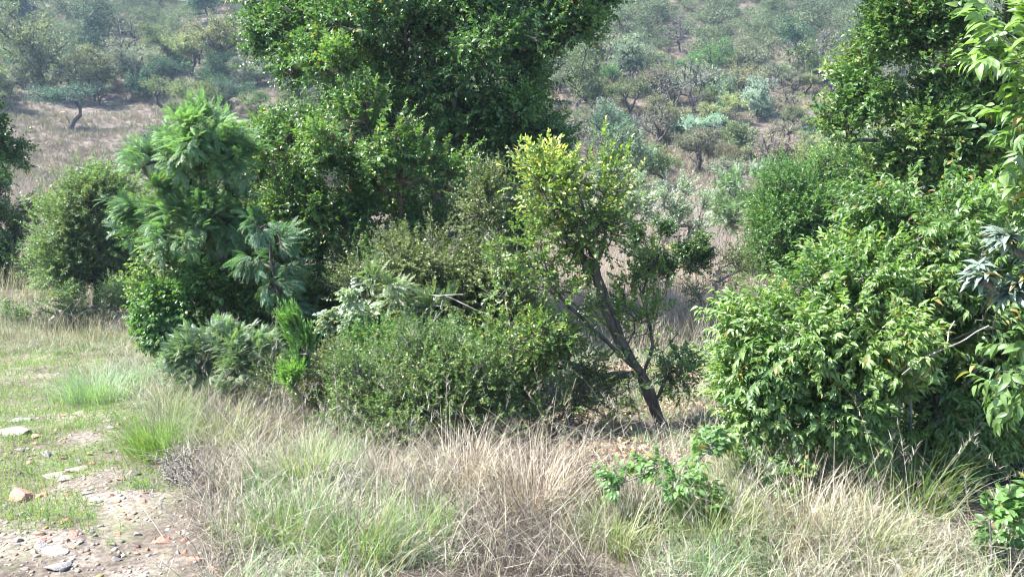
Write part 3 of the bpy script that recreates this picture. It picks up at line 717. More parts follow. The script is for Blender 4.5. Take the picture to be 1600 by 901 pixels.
for i in range(95):
    for k in range(40):
        py = sr.uniform(640, 900); px = sr.uniform(10, path_edge(py)+sr.uniform(-40, 25)); u_ = sr.random()**1.6; w_ = (5+11*u_)*(.6+.4*(py-560)/340)
        c = ['red', 'pale', 'grey', 'orange'][sr.choice(4, p=[.33, .37, .2, .1])]
        lab = f"{'tiny' if u_ < .3 else ('small' if u_ < .65 else 'fist sized')} {dict(red='reddish', pale='pale tan', grey='grey', orange='orange')[c]} stone {rel(px, py, STL, 26)}"
        if lab not in used_s: break
    used_s.add(lab); stone(px, py, w_, w_*.5, c, lab, 'small stones scattered on the path')
for i, (px, py, w_) in enumerate([(1003, 215, 9), (1118, 218, 10), (1010, 218, 8), (1121, 225, 9), (935, 238, 12), (1165, 260, 8), (1120, 192, 7), (60, 240, 9), (95, 178, 10), (170, 165, 8), (75, 262, 8), (1236, 130, 9), (905, 200, 10), (1010, 192, 7)]):
    stone(px, py, w_, w_*.6, 'orange' if i % 3 else 'pale', f"{'orange' if i % 3 else 'pale'} rock {rel(px, py, [(q_[0], q_[1], t_q) for q_, t_q in zip(named, LM_T)], 22)}", 'rocks on the far hillside', 'rock')
def gravel():
    rng = np.random.default_rng(66); n = 9000; y = 2.8+7*rng.random(n)**1.2; x = -rng.uniform(-.1, 1, n)*(y*.62+1.2); z = G(x, y); px, py = proj(np.stack([x, y, z], -1))
    keep = (px < path_edge(py)+20) & (px > -200) & (fbm(x*1.7, y*2.6, 44, 5) < .56) & (rng.random(n) < np.interp(py, [600, 760, 900], [.35, .8, 1]))
    x, y, z = x[keep], y[keep], z[keep]; k = len(x)
    c = np.array([[a, b, d] for d in (-.5, .5) for a, b in ((-1, -1), (1, -1), (1, 1), (-1, 1))], float); q = np.array([[0, 1, 5, 4], [1, 2, 6, 5], [2, 3, 7, 6], [3, 0, 4, 7], [4, 5, 6, 7]])
    V = c[None]*rng.uniform(.6, 1.3, (k, 8, 3))*np.array([1, 1, .8])*(.0035+.011*rng.random(k)**2.5)[:, None, None]
    a = rng.uniform(0, 6.28, k); ca, sa = np.cos(a)[:, None], np.sin(a)[:, None]; V = np.stack([V[..., 0]*ca-V[..., 1]*sa, V[..., 0]*sa+V[..., 1]*ca, V[..., 2]], -1)
    V = V+np.stack([x, y, z+.002], -1)[:, None]; Q = q[None]+(np.arange(k)*8)[:, None, None]
    mt = leaf_mat('gravel', [(.2, .115, .08), (.28, .21, .165), (.4, .33, .27), (.25, .225, .2)], rough=.9, trans=0.0, spec=.2)
    tag(mesh_quads('gravel', V.reshape(-1, 3), Q.reshape(-1, 4), mt, v=np.repeat(rng.random(k), 5)), 'reddish and pale gravel strewn on the path', 'gravel', kind='stuff')
gravel()

# ================================================================== NEAR AND MIDDLE PLANTS
def T(f, n=5, seed=1): r_ = np.random.default_rng(seed); return [f(r_) for _ in range(n)]
DK = leaf_mat('leaf_dark', [(.025, .06, .02), (.045, .1, .028), (.07, .14, .035), (.13, .2, .045)], rough=.3, trans=.3)
BIGL = leaf_mat('leaf_big_tree', [(.03, .08, .03), (.055, .13, .035), (.1, .2, .05), (.22, .3, .07)], rough=.34, trans=.3)
MID = leaf_mat('leaf_mid', [(.04, .1, .03), (.075, .16, .04), (.13, .22, .05), (.25, .31, .07)], rough=.34, trans=.34)
SOFT = leaf_mat('leaf_soft', [(.09, .14, .07), (.15, .22, .1), (.21, .3, .12)], rough=.5, trans=.32)
FEAT = leaf_mat('leaf_feather', [(.055, .13, .065), (.1, .2, .095), (.17, .29, .13), (.25, .37, .16)], rough=.42, trans=.34, desat=.2)
FERNP = leaf_mat('leaf_fernpale', [(.08, .15, .085), (.14, .22, .13), (.21, .29, .17)], rough=.45, trans=.3)
FERN = leaf_mat('leaf_fern', [(.05, .13, .065), (.08, .18, .09), (.12, .23, .11)], rough=.45, trans=.25)
OLV = leaf_mat('leaf_olive', [(.07, .09, .04), (.11, .14, .05), (.16, .19, .07)], rough=.4, trans=.28)
YEL = leaf_mat('leaf_yellow_tips', [(.06, .12, .035), (.1, .17, .045), (.16, .23, .06), (.32, .34, .07), (.72, .64, .1)], rough=.36, trans=.34, stops=[0, .36, .56, .64, .73])
PALE = leaf_mat('leaf_silver', [(.15, .2, .14), (.24, .3, .22), (.36, .42, .33)], rough=.5, trans=.25)
GRN = leaf_mat('leaf_green', [(.05, .13, .03), (.08, .18, .04), (.12, .24, .05)], rough=.36, trans=.35)
BRT = leaf_mat('leaf_bright', [(.07, .17, .04), (.11, .24, .05), (.18, .33, .07)], rough=.4, trans=.36, desat=.3)
NEAR = leaf_mat('leaf_near', [(.055, .12, .035), (.1, .19, .05), (.16, .26, .06), (.25, .34, .08)], rough=.33, trans=.36, spec=.55)
BLUE = leaf_mat('leaf_bluegrey', [(.1, .15, .12), (.15, .21, .18), (.22, .29, .26)], rough=.38, trans=.12)

t_broad = T(lambda r: sprig_alt(r, 12, .27, .07, .04, .3, ang=75, jit=.6), 5, 1)
t_mid = T(lambda r: sprig_alt(r, 12, .22, .058, .033, .25, ang=75, jit=.6), 5, 2)
t_small = T(lambda r: sprig_alt(r, 20, .2, .034, .02, .1, fine=False, ang=80, jit=.9), 5, 3)
t_fine = T(lambda r: sprig_alt(r, 24, .24, .05, .02, .2, fine=False, ang=75, jit=.8), 5, 4)
t_tiny = T(lambda r: sprig_alt(r, 20, .16, .026, .015, .1, fine=False, ang=80, jit=.9), 5, 5)
t_near = T(lambda r: sprig_alt(r, 11, .25, .075, .029, .5, .4, ang=60, hang=.25, jit=.5), 6, 6)
t_big = T(lambda r: sprig_alt(r, 9, .2, .085, .036, .4, .35, ang=60, hang=.4), 6, 7)
t_feath = T(lambda r: sprig_frond(r, 11, .2, .05, .013, .5, 62, 4, 60), 5, 8)
t_fern = T(lambda r: sprig_frond(r, 12, .17, .042, .01, .6, 65, 2, 25), 5, 9)
t_ros = T(lambda r: sprig_rosette(r, 13, .075, .025, 100, .5), 4, 10)
t_palefr = T(lambda r: sprig_frond(r, 9, .19, .05, .015, .4, 55, 3, 50), 4, 12)
t_nettle = T(lambda r: sprig_alt(r, 8, .15, .062, .036, .35, .3, ang=65, hang=.2), 4, 13)
t_cent = T(lambda r: sprig_alt(r, 11, .14, .048, .024, .15, .3, ang=60, jit=.55), 5, 14)

# --- the big dark tree
plant('large_tree', 'largest dark leafy tree filling the top centre, its crown cut by the frame', 'tree', (720, 12.8),
      [(520, -40, 110, 130, .4), (640, -110, 150, 130, 0), (800, -80, 130, 130, .2), (470, 60, 70, 80, .5), (590, 70, 130, 130, -.5), (730, 60, 130, 110, -.5), (860, 40, 80, 90, .3),
       (905, 80, 50, 70, .2), (640, 190, 130, 100, .2), (780, 205, 100, 75, -.2), (830, 190, 55, 70, 0), (560, 290, 120, 80, .8), (720, 320, 110, 80, 1.0), (900, -60, 60, 80, .2), (690, 120, 90, 90, .8), (840, 120, 60, 80, .5), (830, 250, 60, 50, .4), (450, 0, 50, 60, .4), (920, 90, 34, 60, 0)],
      1400, 9, t_broad, BIGL, BARK, r0=.17, tip=.006, stems=[[(712, 480), (690, 380), (680, 260), (640, 120), (620, 0)], [(712, 480), (740, 330), (800, 210), (745, 130), (760, 20)], [(700, 420), (600, 250), (540, 130)], [(740, 330), (810, 180), (855, 110)]],
      seed=2, sig=.155, clump=11, sps=.2, wl=.45, shell=.35)
# --- lighter tree in front of it on the left
plant('broadleaf_tree', 'mid green glossy tree with yellow green tips in front of the largest tree', 'tree', (575, 11.0),
      [(470, 235, 75, 75, 0), (560, 215, 60, 90, -.4), (640, 290, 80, 60, 0), (700, 300, 50, 50, .2), (520, 330, 100, 80, .2), (400, 280, 60, 80, .3), (590, 370, 60, 50, 0), (455, 400, 60, 60, .2), (520, 120, 30, 50, 0, .6), (330, 300, 60, 110, .5)],
      620, 9, t_mid, MID, BARKR, r0=.1, tip=.005, stems=[[(600, 480), (560, 400), (480, 300)], [(600, 480), (630, 370), (625, 280)], [(560, 400), (550, 300), (550, 170)]], seed=3, sps=.18, sig=.15, youngtop=.35)
plant('broadleaf_shrub', 'glossy green rounded shrub below the feathery tree, over the ferny undergrowth', 'shrub', (330, 10.2),
      [(260, 395, 60, 60, 0), (330, 390, 70, 70, .2), (400, 420, 60, 60, .1), (290, 470, 70, 50, 0), (370, 480, 60, 45, .2), (430, 500, 50, 40, .2)],
      420, 9, t_mid, MID, BARK, r0=.06, tip=.004, seed=4, sps=.16)
plant('heart_leaved_shrub', 'low round bush of broad bluish green leaves at the left foot of the thicket', 'shrub', (275, 9.4),
      [(262, 485, 42, 35, 0), (300, 480, 38, 38, .1), (265, 515, 38, 22, -.1), (320, 455, 30, 25, .1)],
      190, 8, t_nettle, GRN, BARK, r0=.025, tip=.003, seed=5, sps=.1, up=.1)
plant('feathery_tree', 'bright feathery leaved tree with layered fronds at the left of the thicket', 'tree', (330, 9.7),
      [(300, 215, 55, 32, 0), (260, 265, 55, 30, -.1), (340, 250, 60, 40, .1), (255, 320, 45, 28, 0), (300, 350, 60, 35, -.2), (345, 330, 50, 45, .1), (235, 345, 30, 20, 0), (340, 195, 30, 22, 0)],
      290, 4, t_feath, FEAT, BARK, r0=.05, tip=.004, stems=[[(345, 500), (350, 400), (320, 310), (310, 240)]], seed=6, sps=.12, up=.0, out=1.1, rnd=.3, sig=.18, youngtop=.45, clump=4)
plant('fern_leaved_tree', 'young tree of drooping fern like fronds before the dark shade', 'tree', (430, 8.6),
      [(405, 345, 14, 12, 0), (425, 375, 22, 14, 0), (438, 410, 26, 14, .1), (420, 440, 28, 14, 0), (440, 475, 22, 14, 0), (405, 400, 18, 18, 0)],
      85, 4, t_fern, FERN, BARK, r0=.025, tip=.003, stems=[[(432, 560), (436, 470), (415, 350)]], seed=7, sps=.08, up=-.05, out=1.0, rnd=.3, youngtop=.4, clump=3)
plant('feathery_shrub', 'low grey green feathery shrub on the grass edge left of the bright green sapling', 'shrub', (345, 7.9),
      [(330, 530, 44, 18, 0), (375, 552, 52, 20, 0), (300, 560, 34, 20, 0), (405, 560, 34, 24, .1), (345, 585, 50, 18, 0), (390, 595, 40, 14, 0)],
      240, 4, [ (a*.6, b, c) for a, b, c in t_feath], FERNP, BARK, r0=.02, tip=.003, seed=8, sps=.1, up=.15, out=.9, clump=4)
plant('soft_tree', 'isolated soft olive green tree with one dark trunk at the left', 'tree', (150, 14),
      [(130, 325, 46, 34, 0), (172, 325, 30, 34, .1), (95, 355, 30, 34, 0), (135, 390, 58, 38, 0), (190, 380, 22, 44, .2), (98, 415, 34, 30, -.1), (188, 430, 26, 30, 0), (135, 296, 24, 16, 0)],
      620, 7, t_fine, SOFT, BARK, r0=.085, tip=.004, stems=[[(151, 490), (153, 430), (150, 360), (140, 310)], [(153, 450), (140, 400), (100, 360)]], seed=9, sps=.25, sig=.22, wl=.4, shell=.3)
plant('dark_bush', 'shaded dark green bush at the left edge behind the soft olive tree', 'shrub', (5, 18),
      [(15, 310, 45, 50, 0), (0, 380, 50, 50, 0), (-60, 330, 60, 80, 0), (30, 410, 30, 30, -.4), (-20, 250, 40, 30, 0)], 300, 12, t_mid, DK, BARK, r0=.07, seed=10, sps=.25)
plant('leafy_tree', 'leafy tree whose fresh green branches enter at the left edge', 'tree', (-110, 12.5),
      [(-70, 190, 60, 40, 0), (-5, 172, 34, 16, 0), (0, 215, 34, 26, 0), (-90, 260, 60, 60, 0)], 150, 9, t_mid, DK, BARK, r0=.07, seed=11, sps=.18)
plant('undergrowth_shrub', 'dull green tangle in the shade under the soft olive tree', 'shrub', (70, 13),
      [(60, 470, 50, 28, 0), (110, 490, 50, 20, 0), (200, 485, 30, 25, .2)], 90, 6, t_fine, SOFT, BARKG, r0=.03, seed=12, sps=.18)

# --- middle of the thicket
plant('dark_undergrowth', 'dark leafy undergrowth in the shade between fern tree and silvery sapling', 'shrub', (500, 10.2),
      [(500, 450, 70, 60, 0), (450, 510, 60, 45, 0), (560, 500, 60, 60, .3), (620, 470, 60, 70, .5), (700, 420, 70, 50, .6), (790, 380, 50, 60, .8)], 420, 9, t_mid, DK, BARK, r0=.05, seed=13, sps=.2)
plant('silvery_sapling', 'sapling with whitish grey leaf clusters in the dark gap of the thicket', 'sapling', (560, 8.2),
      [(545, 450, 14, 18, 0), (560, 500, 30, 20, 0), (540, 515, 24, 12, -.1), (580, 515, 20, 14, 0), (550, 475, 20, 14, 0)], 60, 5, t_nettle, PALE, BARKG, r0=.014, tip=.002, seed=14, sps=.07)
plant('pale_fronded_shrub', 'shrub with pale ferny leaf sprays among grey twigs in the centre', 'shrub', (640, 7.9),
      [(605, 435, 24, 20, 0), (600, 455, 30, 16, 0), (650, 490, 30, 16, 0), (690, 485, 26, 14, 0), (625, 470, 24, 14, 0)], 40, 2, t_palefr, leaf_mat('leaf_palefrond', [(.11, .16, .07), (.18, .24, .12), (.3, .36, .21)], rough=.4, trans=.3), BARKG, r0=.02, tip=.003, seed=15, sps=.06, clump=3)
plant('olive_bush', 'wide dull olive small leaved bush with many bare grey twigs in the centre', 'shrub', (670, 8.6),
      [(600, 410, 40, 22, 0), (660, 410, 60, 30, 0), (740, 430, 60, 40, 0), (780, 460, 40, 50, -.1), (700, 465, 70, 35, 0), (760, 330, 30, 60, .2, .6), (800, 520, 50, 40, -.2), (720, 500, 60, 40, -.3), (580, 450, 30, 30, 0), (600, 520, 50, 30, 0, .6)],
      640, 8, t_small, OLV, BARKG, r0=.05, tip=.003, seed=16, sps=.16, twig=.0036, sig=.25)
plant('low_green_bush', 'low dense small leaved green bush rising from the dry grass in the centre', 'shrub', (670, 6.45),
      [(545, 620, 40, 34, 0, .7), (610, 590, 50, 40, 0), (680, 575, 46, 34, 0), (745, 590, 50, 44, .05), (640, 645, 80, 34, -.1), (700, 625, 70, 40, 0), (800, 600, 36, 36, .1, .7), (830, 640, 40, 24, .1, .5), (740, 655, 60, 22, 0, .7), (590, 550, 24, 18, .1, .5), (650, 535, 16, 22, 0, .6), (720, 540, 14, 20, 0, .6), (560, 585, 14, 22, 0, .5), (860, 625, 40, 24, 0, .6)],
      620, 6, t_tiny, leaf_mat('leaf_lowbush', [(.075, .13, .045), (.12, .185, .06), (.18, .26, .085)], rough=.4, trans=.35), BARKG, r0=.03, tip=.0025, seed=17, sps=.13, up=.7, sig=.38, shell=.2, clump=6, twig=.003)
plant('low_olive_shrub', 'loose small leaved shrub left of the low dense green bush', 'shrub', (500, 7.3),
      [(470, 590, 40, 30, 0), (520, 580, 45, 25, .1), (450, 620, 30, 20, 0)], 110, 7, t_tiny, OLV, BARKG, r0=.02, tip=.0025, seed=18, sps=.1, up=.5)
plant('twiggy_shrub', 'half bare twiggy shrub between the low green bush and the gnarled trunk', 'shrub', (890, 6.8),
      [(850, 620, 50, 24, 0), (920, 610, 40, 24, 0), (810, 650, 50, 20, 0), (960, 630, 24, 16, 0)], 170, 3, t_tiny, OLV, BARKG, r0=.02, tip=.0028, seed=48, sps=.09, up=.5, sig=.3, twig=.003)
plant('green_undergrowth', 'small leaved green shrub between the fronded shrub and the low green bush', 'shrub', (560, 7.4),
      [(540, 545, 40, 18, 0), (600, 550, 50, 18, 0), (680, 545, 50, 18, 0)], 150, 6, t_tiny, GRN, BARKG, r0=.02, tip=.0028, seed=49, sps=.1, up=.5, sig=.3)
plant('bright_sapling', 'narrow upright bright green sapling in front of the dark thicket', 'sapling', (475, 7.0),
      [(470, 520, 14, 26, 0), (478, 560, 28, 26, 0), (462, 585, 30, 24, 0), (492, 590, 22, 18, 0)], 66, 5, T(lambda r: sprig_alt(r, 13, .2, .055, .016, .1, ang=28), 4, 33), BRT, BARKG, r0=.015, tip=.002, seed=19, sps=.06, up=1.3, rnd=.3)

# --- the small gnarled tree
plant('gnarled_small_tree', 'small gnarled tree with leaning dark trunk and bright yellow leaf tips in the centre', 'tree', (1035, 7.0),
      [(880, 255, 42, 26, 0), (925, 280, 34, 28, 0), (860, 290, 40, 34, 0), (900, 330, 60, 40, 0), (775, 248, 24, 10, .1, 1.6), (935, 262, 20, 14, .1), (850, 380, 50, 40, 0), (925, 370, 34, 44, .1), (830, 430, 50, 40, -.1), (890, 450, 50, 36, 0, .6),
       (985, 420, 40, 30, .1, .35), (1030, 405, 18, 16, .1, .3), (850, 510, 50, 40, -.2, .7), (930, 510, 50, 30, -.2, .4), (1010, 510, 55, 50, 0), (1055, 560, 26, 40, .1), (900, 580, 60, 34, -.3), (830, 550, 50, 45, -.2, 1.3), (980, 590, 36, 24, -.3), (790, 480, 40, 40, 0), (770, 540, 40, 40, -.1), (870, 600, 50, 26, -.3), (1005, 455, 40, 30, 0)],
      450, 4, t_cent, YEL, BARK, r0=.085, tip=.003, p=.72, stems=[[(1030, 655), (1018, 615), (1000, 580), (965, 530), (952, 497), (935, 445), (929, 415), (941, 388), (928, 362), (913, 330), (895, 275)],
      [(1020, 618), (1010, 590), (985, 570, -.1), (960, 545, -.1), (890, 480, -.1), (840, 420, -.1)], [(1024, 628), (1042, 585, .05), (1035, 550, .1), (1060, 520, .1)], [(929, 415), (880, 370), (850, 300)], [(1000, 580), (940, 590, -.15), (870, 560, -.2)], [(1005, 455+140), (1020, 540), (1000, 440), (1020, 405)]],
      seed=20, sps=.12, sig=.34, up=.5, twig=.0028, youngtop=.55, wl=.55)
# --- right of it, down in the valley
plant('dark_small_bush', 'small dark leaved bush in the pinkish grass right of the gnarled tree', 'shrub', (1040, 15), [(1020, 370, 26, 18, 0), (1050, 385, 26, 20, 0), (1030, 400, 34, 20, 0), (1075, 410, 30, 22, 0), (1045, 440, 40, 20, 0)], 120, 7, t_mid, DK, BARK, r0=.03, seed=21, sps=.14)
plant('grey_valley_shrub', 'grey stemmed open shrub with whitish leaves in the pink valley grass', 'shrub', (1075, 22),
      [(1060, 305, 34, 20, 0), (1040, 325, 26, 20, 0), (1090, 330, 30, 20, 0), (1070, 350, 40, 16, 0)], 130, 5, t_mid, PALE, BARKG, r0=.06, tip=.008, seed=22, sps=.2, twig=.006)
plant('silver_feathery_shrub', 'silvery green feathery shrub left of the round mid green bush', 'shrub', (1170, 19),
      [(1150, 300, 34, 20, 0), (1190, 285, 28, 20, 0), (1200, 320, 34, 24, 0), (1150, 330, 36, 20, 0), (1180, 355, 40, 18, 0)], 220, 4, t_palefr, leaf_mat('leaf_silverfeather', [(.13, .21, .13), (.2, .29, .19), (.3, .4, .28)], rough=.45, trans=.25), BARKG, r0=.05, seed=23, sps=.2)
plant('pale_low_shrub', 'pale grey green low shrub at the valley edge beside the yellow tipped crown', 'shrub', (985, 26), [(985, 300, 26, 16, 0), (1000, 318, 30, 14, 0), (965, 318, 22, 14, 0)], 120, 7, t_mid, PALE, BARKG, r0=.05, tip=.008, seed=24, sps=.25)
plant('round_green_bush', 'round mid green dense bush on the right behind the large leaved thicket', 'shrub', (1280, 16),
      [(1290, 290, 70, 42, 0), (1240, 320, 50, 50, 0), (1330, 310, 60, 60, .2), (1220, 370, 45, 45, -.1), (1290, 370, 80, 60, 0), (1200, 405, 30, 25, -.2), (1380, 330, 50, 60, .4), (1270, 420, 60, 30, 0)],
      800, 9, t_small, GRN, BARK, r0=.09, tip=.005, seed=25, sps=.22, sig=.2, sprig_sc=(1.2, 1.7))
plant('shade_shrub', 'thin dull shrub in the shaded grass right of the gnarled tree', 'shrub', (1110, 12), [(1100, 430, 40, 20, 0), (1150, 425, 34, 18, .1), (1130, 455, 50, 20, 0)], 60, 4, t_small, OLV, BARKG, r0=.03, seed=26, sps=.2)

# --- tall tree on the right
plant('tall_right_tree', 'tall glossy tree on the right with thin dark trunks at the top right corner', 'tree', (1560, 9.8),
      [(1420, 40, 60, 50, 0), (1480, -10, 80, 50, 0), (1385, 110, 60, 60, 0), (1460, 100, 60, 60, 0), (1360, 200, 50, 60, 0), (1430, 200, 70, 60, 0), (1500, 160, 50, 60, .3), (1400, 270, 60, 40, 0), (1490, 260, 50, 40, .2), (1420, -80, 90, 60, 0), (1640, 100, 80, 120, 0), (1620, 260, 60, 60, .2), (1550, -90, 90, 60, 0), (1450, 290, 90, 50, .2), (1540, 240, 60, 60, .3)],
      1000, 10, t_mid, MID, BARK, r0=.1, tip=.005, stems=[[(1580, 470), (1590, 300), (1575, 120), (1572, -60)], [(1590, 330), (1597, 120), (1600, -60)], [(1585, 250), (1500, 170), (1420, 120)], [(1580, 300), (1480, 240), (1380, 220)], [(1575, 80), (1530, 20), (1460, -20)]],
      seed=27, sps=.17, sig=.2, wl=.5)
# --- large-leaved thicket
plant('large_leaved_bush', 'broad thicket of drooping large shiny leaves filling the right side', 'shrub', (1420, 5.5),
      [(1270, 455, 60, 35, 0), (1340, 460, 70, 50, 0), (1430, 420, 60, 50, .1), (1460, 350, 70, 45, .3), (1240, 500, 70, 50, -.1), (1340, 520, 90, 60, -.2), (1440, 500, 90, 70, 0), (1220, 580, 60, 60, -.1), (1310, 610, 80, 50, -.1), (1430, 610, 80, 50, .1), (1200, 650, 40, 30, -.1), (1530, 430, 70, 90, .2), (1560, 560, 70, 70, .2), (1640, 450, 80, 110, .1), (1400, 330, 40, 25, .3), (1540, 320, 50, 50, .4), (1500, 670, 60, 40, .3), (1420, 680, 60, 26, .2), (1600, 700, 70, 40, .3), (1620, 640, 80, 50, .2), (1720, 520, 90, 150, .2), (1200, 500, 40, 25, -.1), (1180, 620, 35, 40, -.1)],
      1500, 8, t_near, NEAR, BARKG, r0=.05, tip=.0035, p=.42, seed=28, sprig_sc=(.6, .95), sps=.12, sig=.2, up=.25, twig=.003,
      stems=[[(1400, 690), (1340, 560), (1280, 470)], [(1420, 690), (1430, 540), (1440, 400)], [(1440, 690), (1540, 560), (1580, 430)], [(1400, 690), (1270, 640), (1210, 570)]])
plant('overhanging_shrub', 'nearest shrub with the biggest drooping leaves leaning in at the right edge', 'shrub', (1790, 3.3),
      [(1640, 115, 34, 26, 0), (1655, 180, 44, 36, 0), (1640, 260, 40, 36, 0), (1660, 340, 40, 40, 0), (1660, 440, 40, 60, 0), (1680, 560, 50, 60, 0), (1780, 300, 100, 250, 0)],
      190, 5, t_big, NEAR, BARKG, r0=.03, tip=.003, seed=29, sprig_sc=(.6, 1.05), sps=.14, up=.0, out=.8, shell=.2, sig=.3)
t_, B_ = plant('whorled_leaf_shrub', 'shrub with drooping blue grey leaf whorls and reddish centres at the right edge', 'shrub', (1700, 3.4),
      [(1485, 447, 10, 8, 0, 2), (1535, 440, 18, 12, 0, 2), (1560, 468, 22, 10, 0, 2), (1590, 455, 18, 14, 0, 2), (1556, 372, 12, 10, 0, 2), (1600, 400, 20, 20, 0), (1640, 430, 40, 50, 0)],
      44, 1, t_ros, BLUE, BARKG, r0=.025, tip=.004, seed=30, sps=.03, up=.9, out=.1, rnd=.25, clump=3)
plant('nettle_plant', 'leafy green herb with toothed pointed leaves in the bottom right corner', 'plant', (1540, 4.1),
      [(1535, 820, 26, 30, 0), (1520, 870, 30, 26, 0), (1590, 800, 22, 60, .1), (1605, 730, 20, 30, .1), (1580, 880, 26, 26, 0)], 46, 2, t_nettle, GRN, BARKG, r0=.008, tip=.002, seed=31, sps=.05)
plant('creeper_plant', 'bright green broad leaved creeper climbing through the dry grass before the gnarled trunk', 'plant', (1030, 4.75),
      [(1010, 690, 14, 16, 0), (985, 740, 24, 24, 0), (1040, 735, 34, 24, 0), (985, 780, 24, 20, 0), (1070, 780, 36, 24, 0), (1030, 790, 20, 24, 0), (1105, 710, 28, 16, .1)], 80, 2, [(a*.85, b, c) for a, b, c in t_nettle], BRT, BARKG, r0=.008, tip=.0015, seed=32, sps=.05)

for i, (px_, y_, r_, lab_, mat_) in enumerate([(1180, 5.0, 30, 'broad leaved green herb in the grass right of the bright creeper', GRN), (1250, 4.9, 26, 'green herb hanging at the lower left foot of the large leaved thicket', NEAR)]):
    dd = EYE/math.tan(PITCH+math.atan((0)/F)) ; h_ = EYE-G1((px_-800)/F*y_, y_); pyb = 450.5+F*math.tan(math.atan(h_/y_)-PITCH)
    plant('leafy_herb', lab_, 'herb', (px_, y_), [(px_-r_*.5, pyb-r_*1.6, r_*.7, r_*.6, 0), (px_+r_*.5, pyb-r_*2.1, r_*.7, r_*.6, 0), (px_, pyb-r_*1.1, r_, r_*.5, 0)], 26, 3, [(a*.55, b, c) for a, b, c in t_nettle], mat_, BARKG, r0=.006, tip=.0015, seed=60+i, sps=.04, group='leafy herbs in the foreground grass')
def leaf_litter():
    rng = np.random.default_rng(91); n = 16000; y = 5.2+5*rng.random(n); x = rng.uniform(-.3, 3.4, n)
    z = G(x, y); px, py = proj(np.stack([x, y, z], -1)); keep = ((px > 850) & (px < 1180) & (py > 560)) | ((px > 1350) & (py > 620)); keep &= fbm(x*2.5, y*2.5, 93) > rng.uniform(.3, .55, n)
    x, y, z = x[keep], y[keep], z[keep]; k = len(x); tv, tq = leaf_tpl(.05, .026, .6, .3, False)
    d = nrm(rng.normal(size=(k, 3))*[1, 1, .25]); V, Q, v = place_leaves(tv, tq, frames(d, nrm(np.array([0, 0, 1.])+rng.normal(size=(k, 3))*.4)), np.stack([x, y, z+.012+.02*rng.random(k)], -1), rng.uniform(.5, 1.2, k), rng.random(k))
    mt = leaf_mat('litter', [(.22, .12, .07), (.38, .22, .13), (.52, .33, .2), (.5, .4, .3)], rough=.7, trans=.15, tint=(1.2, 1.1, .9))
    tag(mesh_quads('leaf_litter', V, Q, mt, v=v), 'orange brown fallen leaves on the ground round the gnarled tree', 'leaf litter', kind='stuff')
leaf_litter()
# --- separate clumps of grass one can point to
def grass_clump(px, py, hpx, wpx, n, label, mat, lo, hi, seed, wd=.004):
    rng = np.random.default_rng(seed); B = hit(px, py); s = depth(B)/F
    r = wpx*s*.3; x = rng.normal(size=n)*r*.75; y = rng.normal(size=n)*r*.75
    V, Q, v = blades(rng, x, y, G(x+B[0], y+B[1])-B[2], np.arctan2(y, x)+rng.normal(size=n)*.6, hpx*s*rng.uniform(.5, 1.25, n), np.abs(rng.normal(size=n))*.42, rng.uniform(.1, 1.9, n), rng.uniform(.6, 1.3, n)*wd, rng.uniform(lo, hi, n), 5)
    o = mesh_quads('grass_clump', V, Q, mat, v=v, loc=B); tag(o, label, 'grass clump')
BLG = leaf_mat('blue_grass', [(.16, .22, .16), (.24, .33, .22), (.33, .42, .28)], rough=.5, trans=.3)
grass_clump(250, 715, 95, 95, 900, 'tall bright yellow green grass clump at the edge of the path', GRASS_GRN, .4, 1, 1)
grass_clump(150, 625, 62, 110, 1000, 'bluish green fine grass clump beside the upper path', BLG, 0, 1, 2)
grass_clump(215, 600, 45, 70, 500, 'smaller grey green grass clump behind the bluish one', BLG, 0, .6, 3)
grass_clump(341, 838, 38, 22, 60, 'little bright green tuft on bare gravel by the upright tan stone', GRASS_GRN, .5, 1, 4)
grass_clump(220, 760, 30, 20, 60, 'very small green tuft beside the pale pinkish stone', GRASS_GRN, .5, 1, 5)
grass_clump(1420, 800, 150, 140, 240, 'arching long bladed green grass before the dark gap on the right', GRASS_GRN, .1, .9, 6, .007)
grass_clump(1250, 740, 120, 60, 90, 'stiff upright grass with pointed blades under the large leaved thicket', GRASS_GRN, .2, .9, 7, .008)

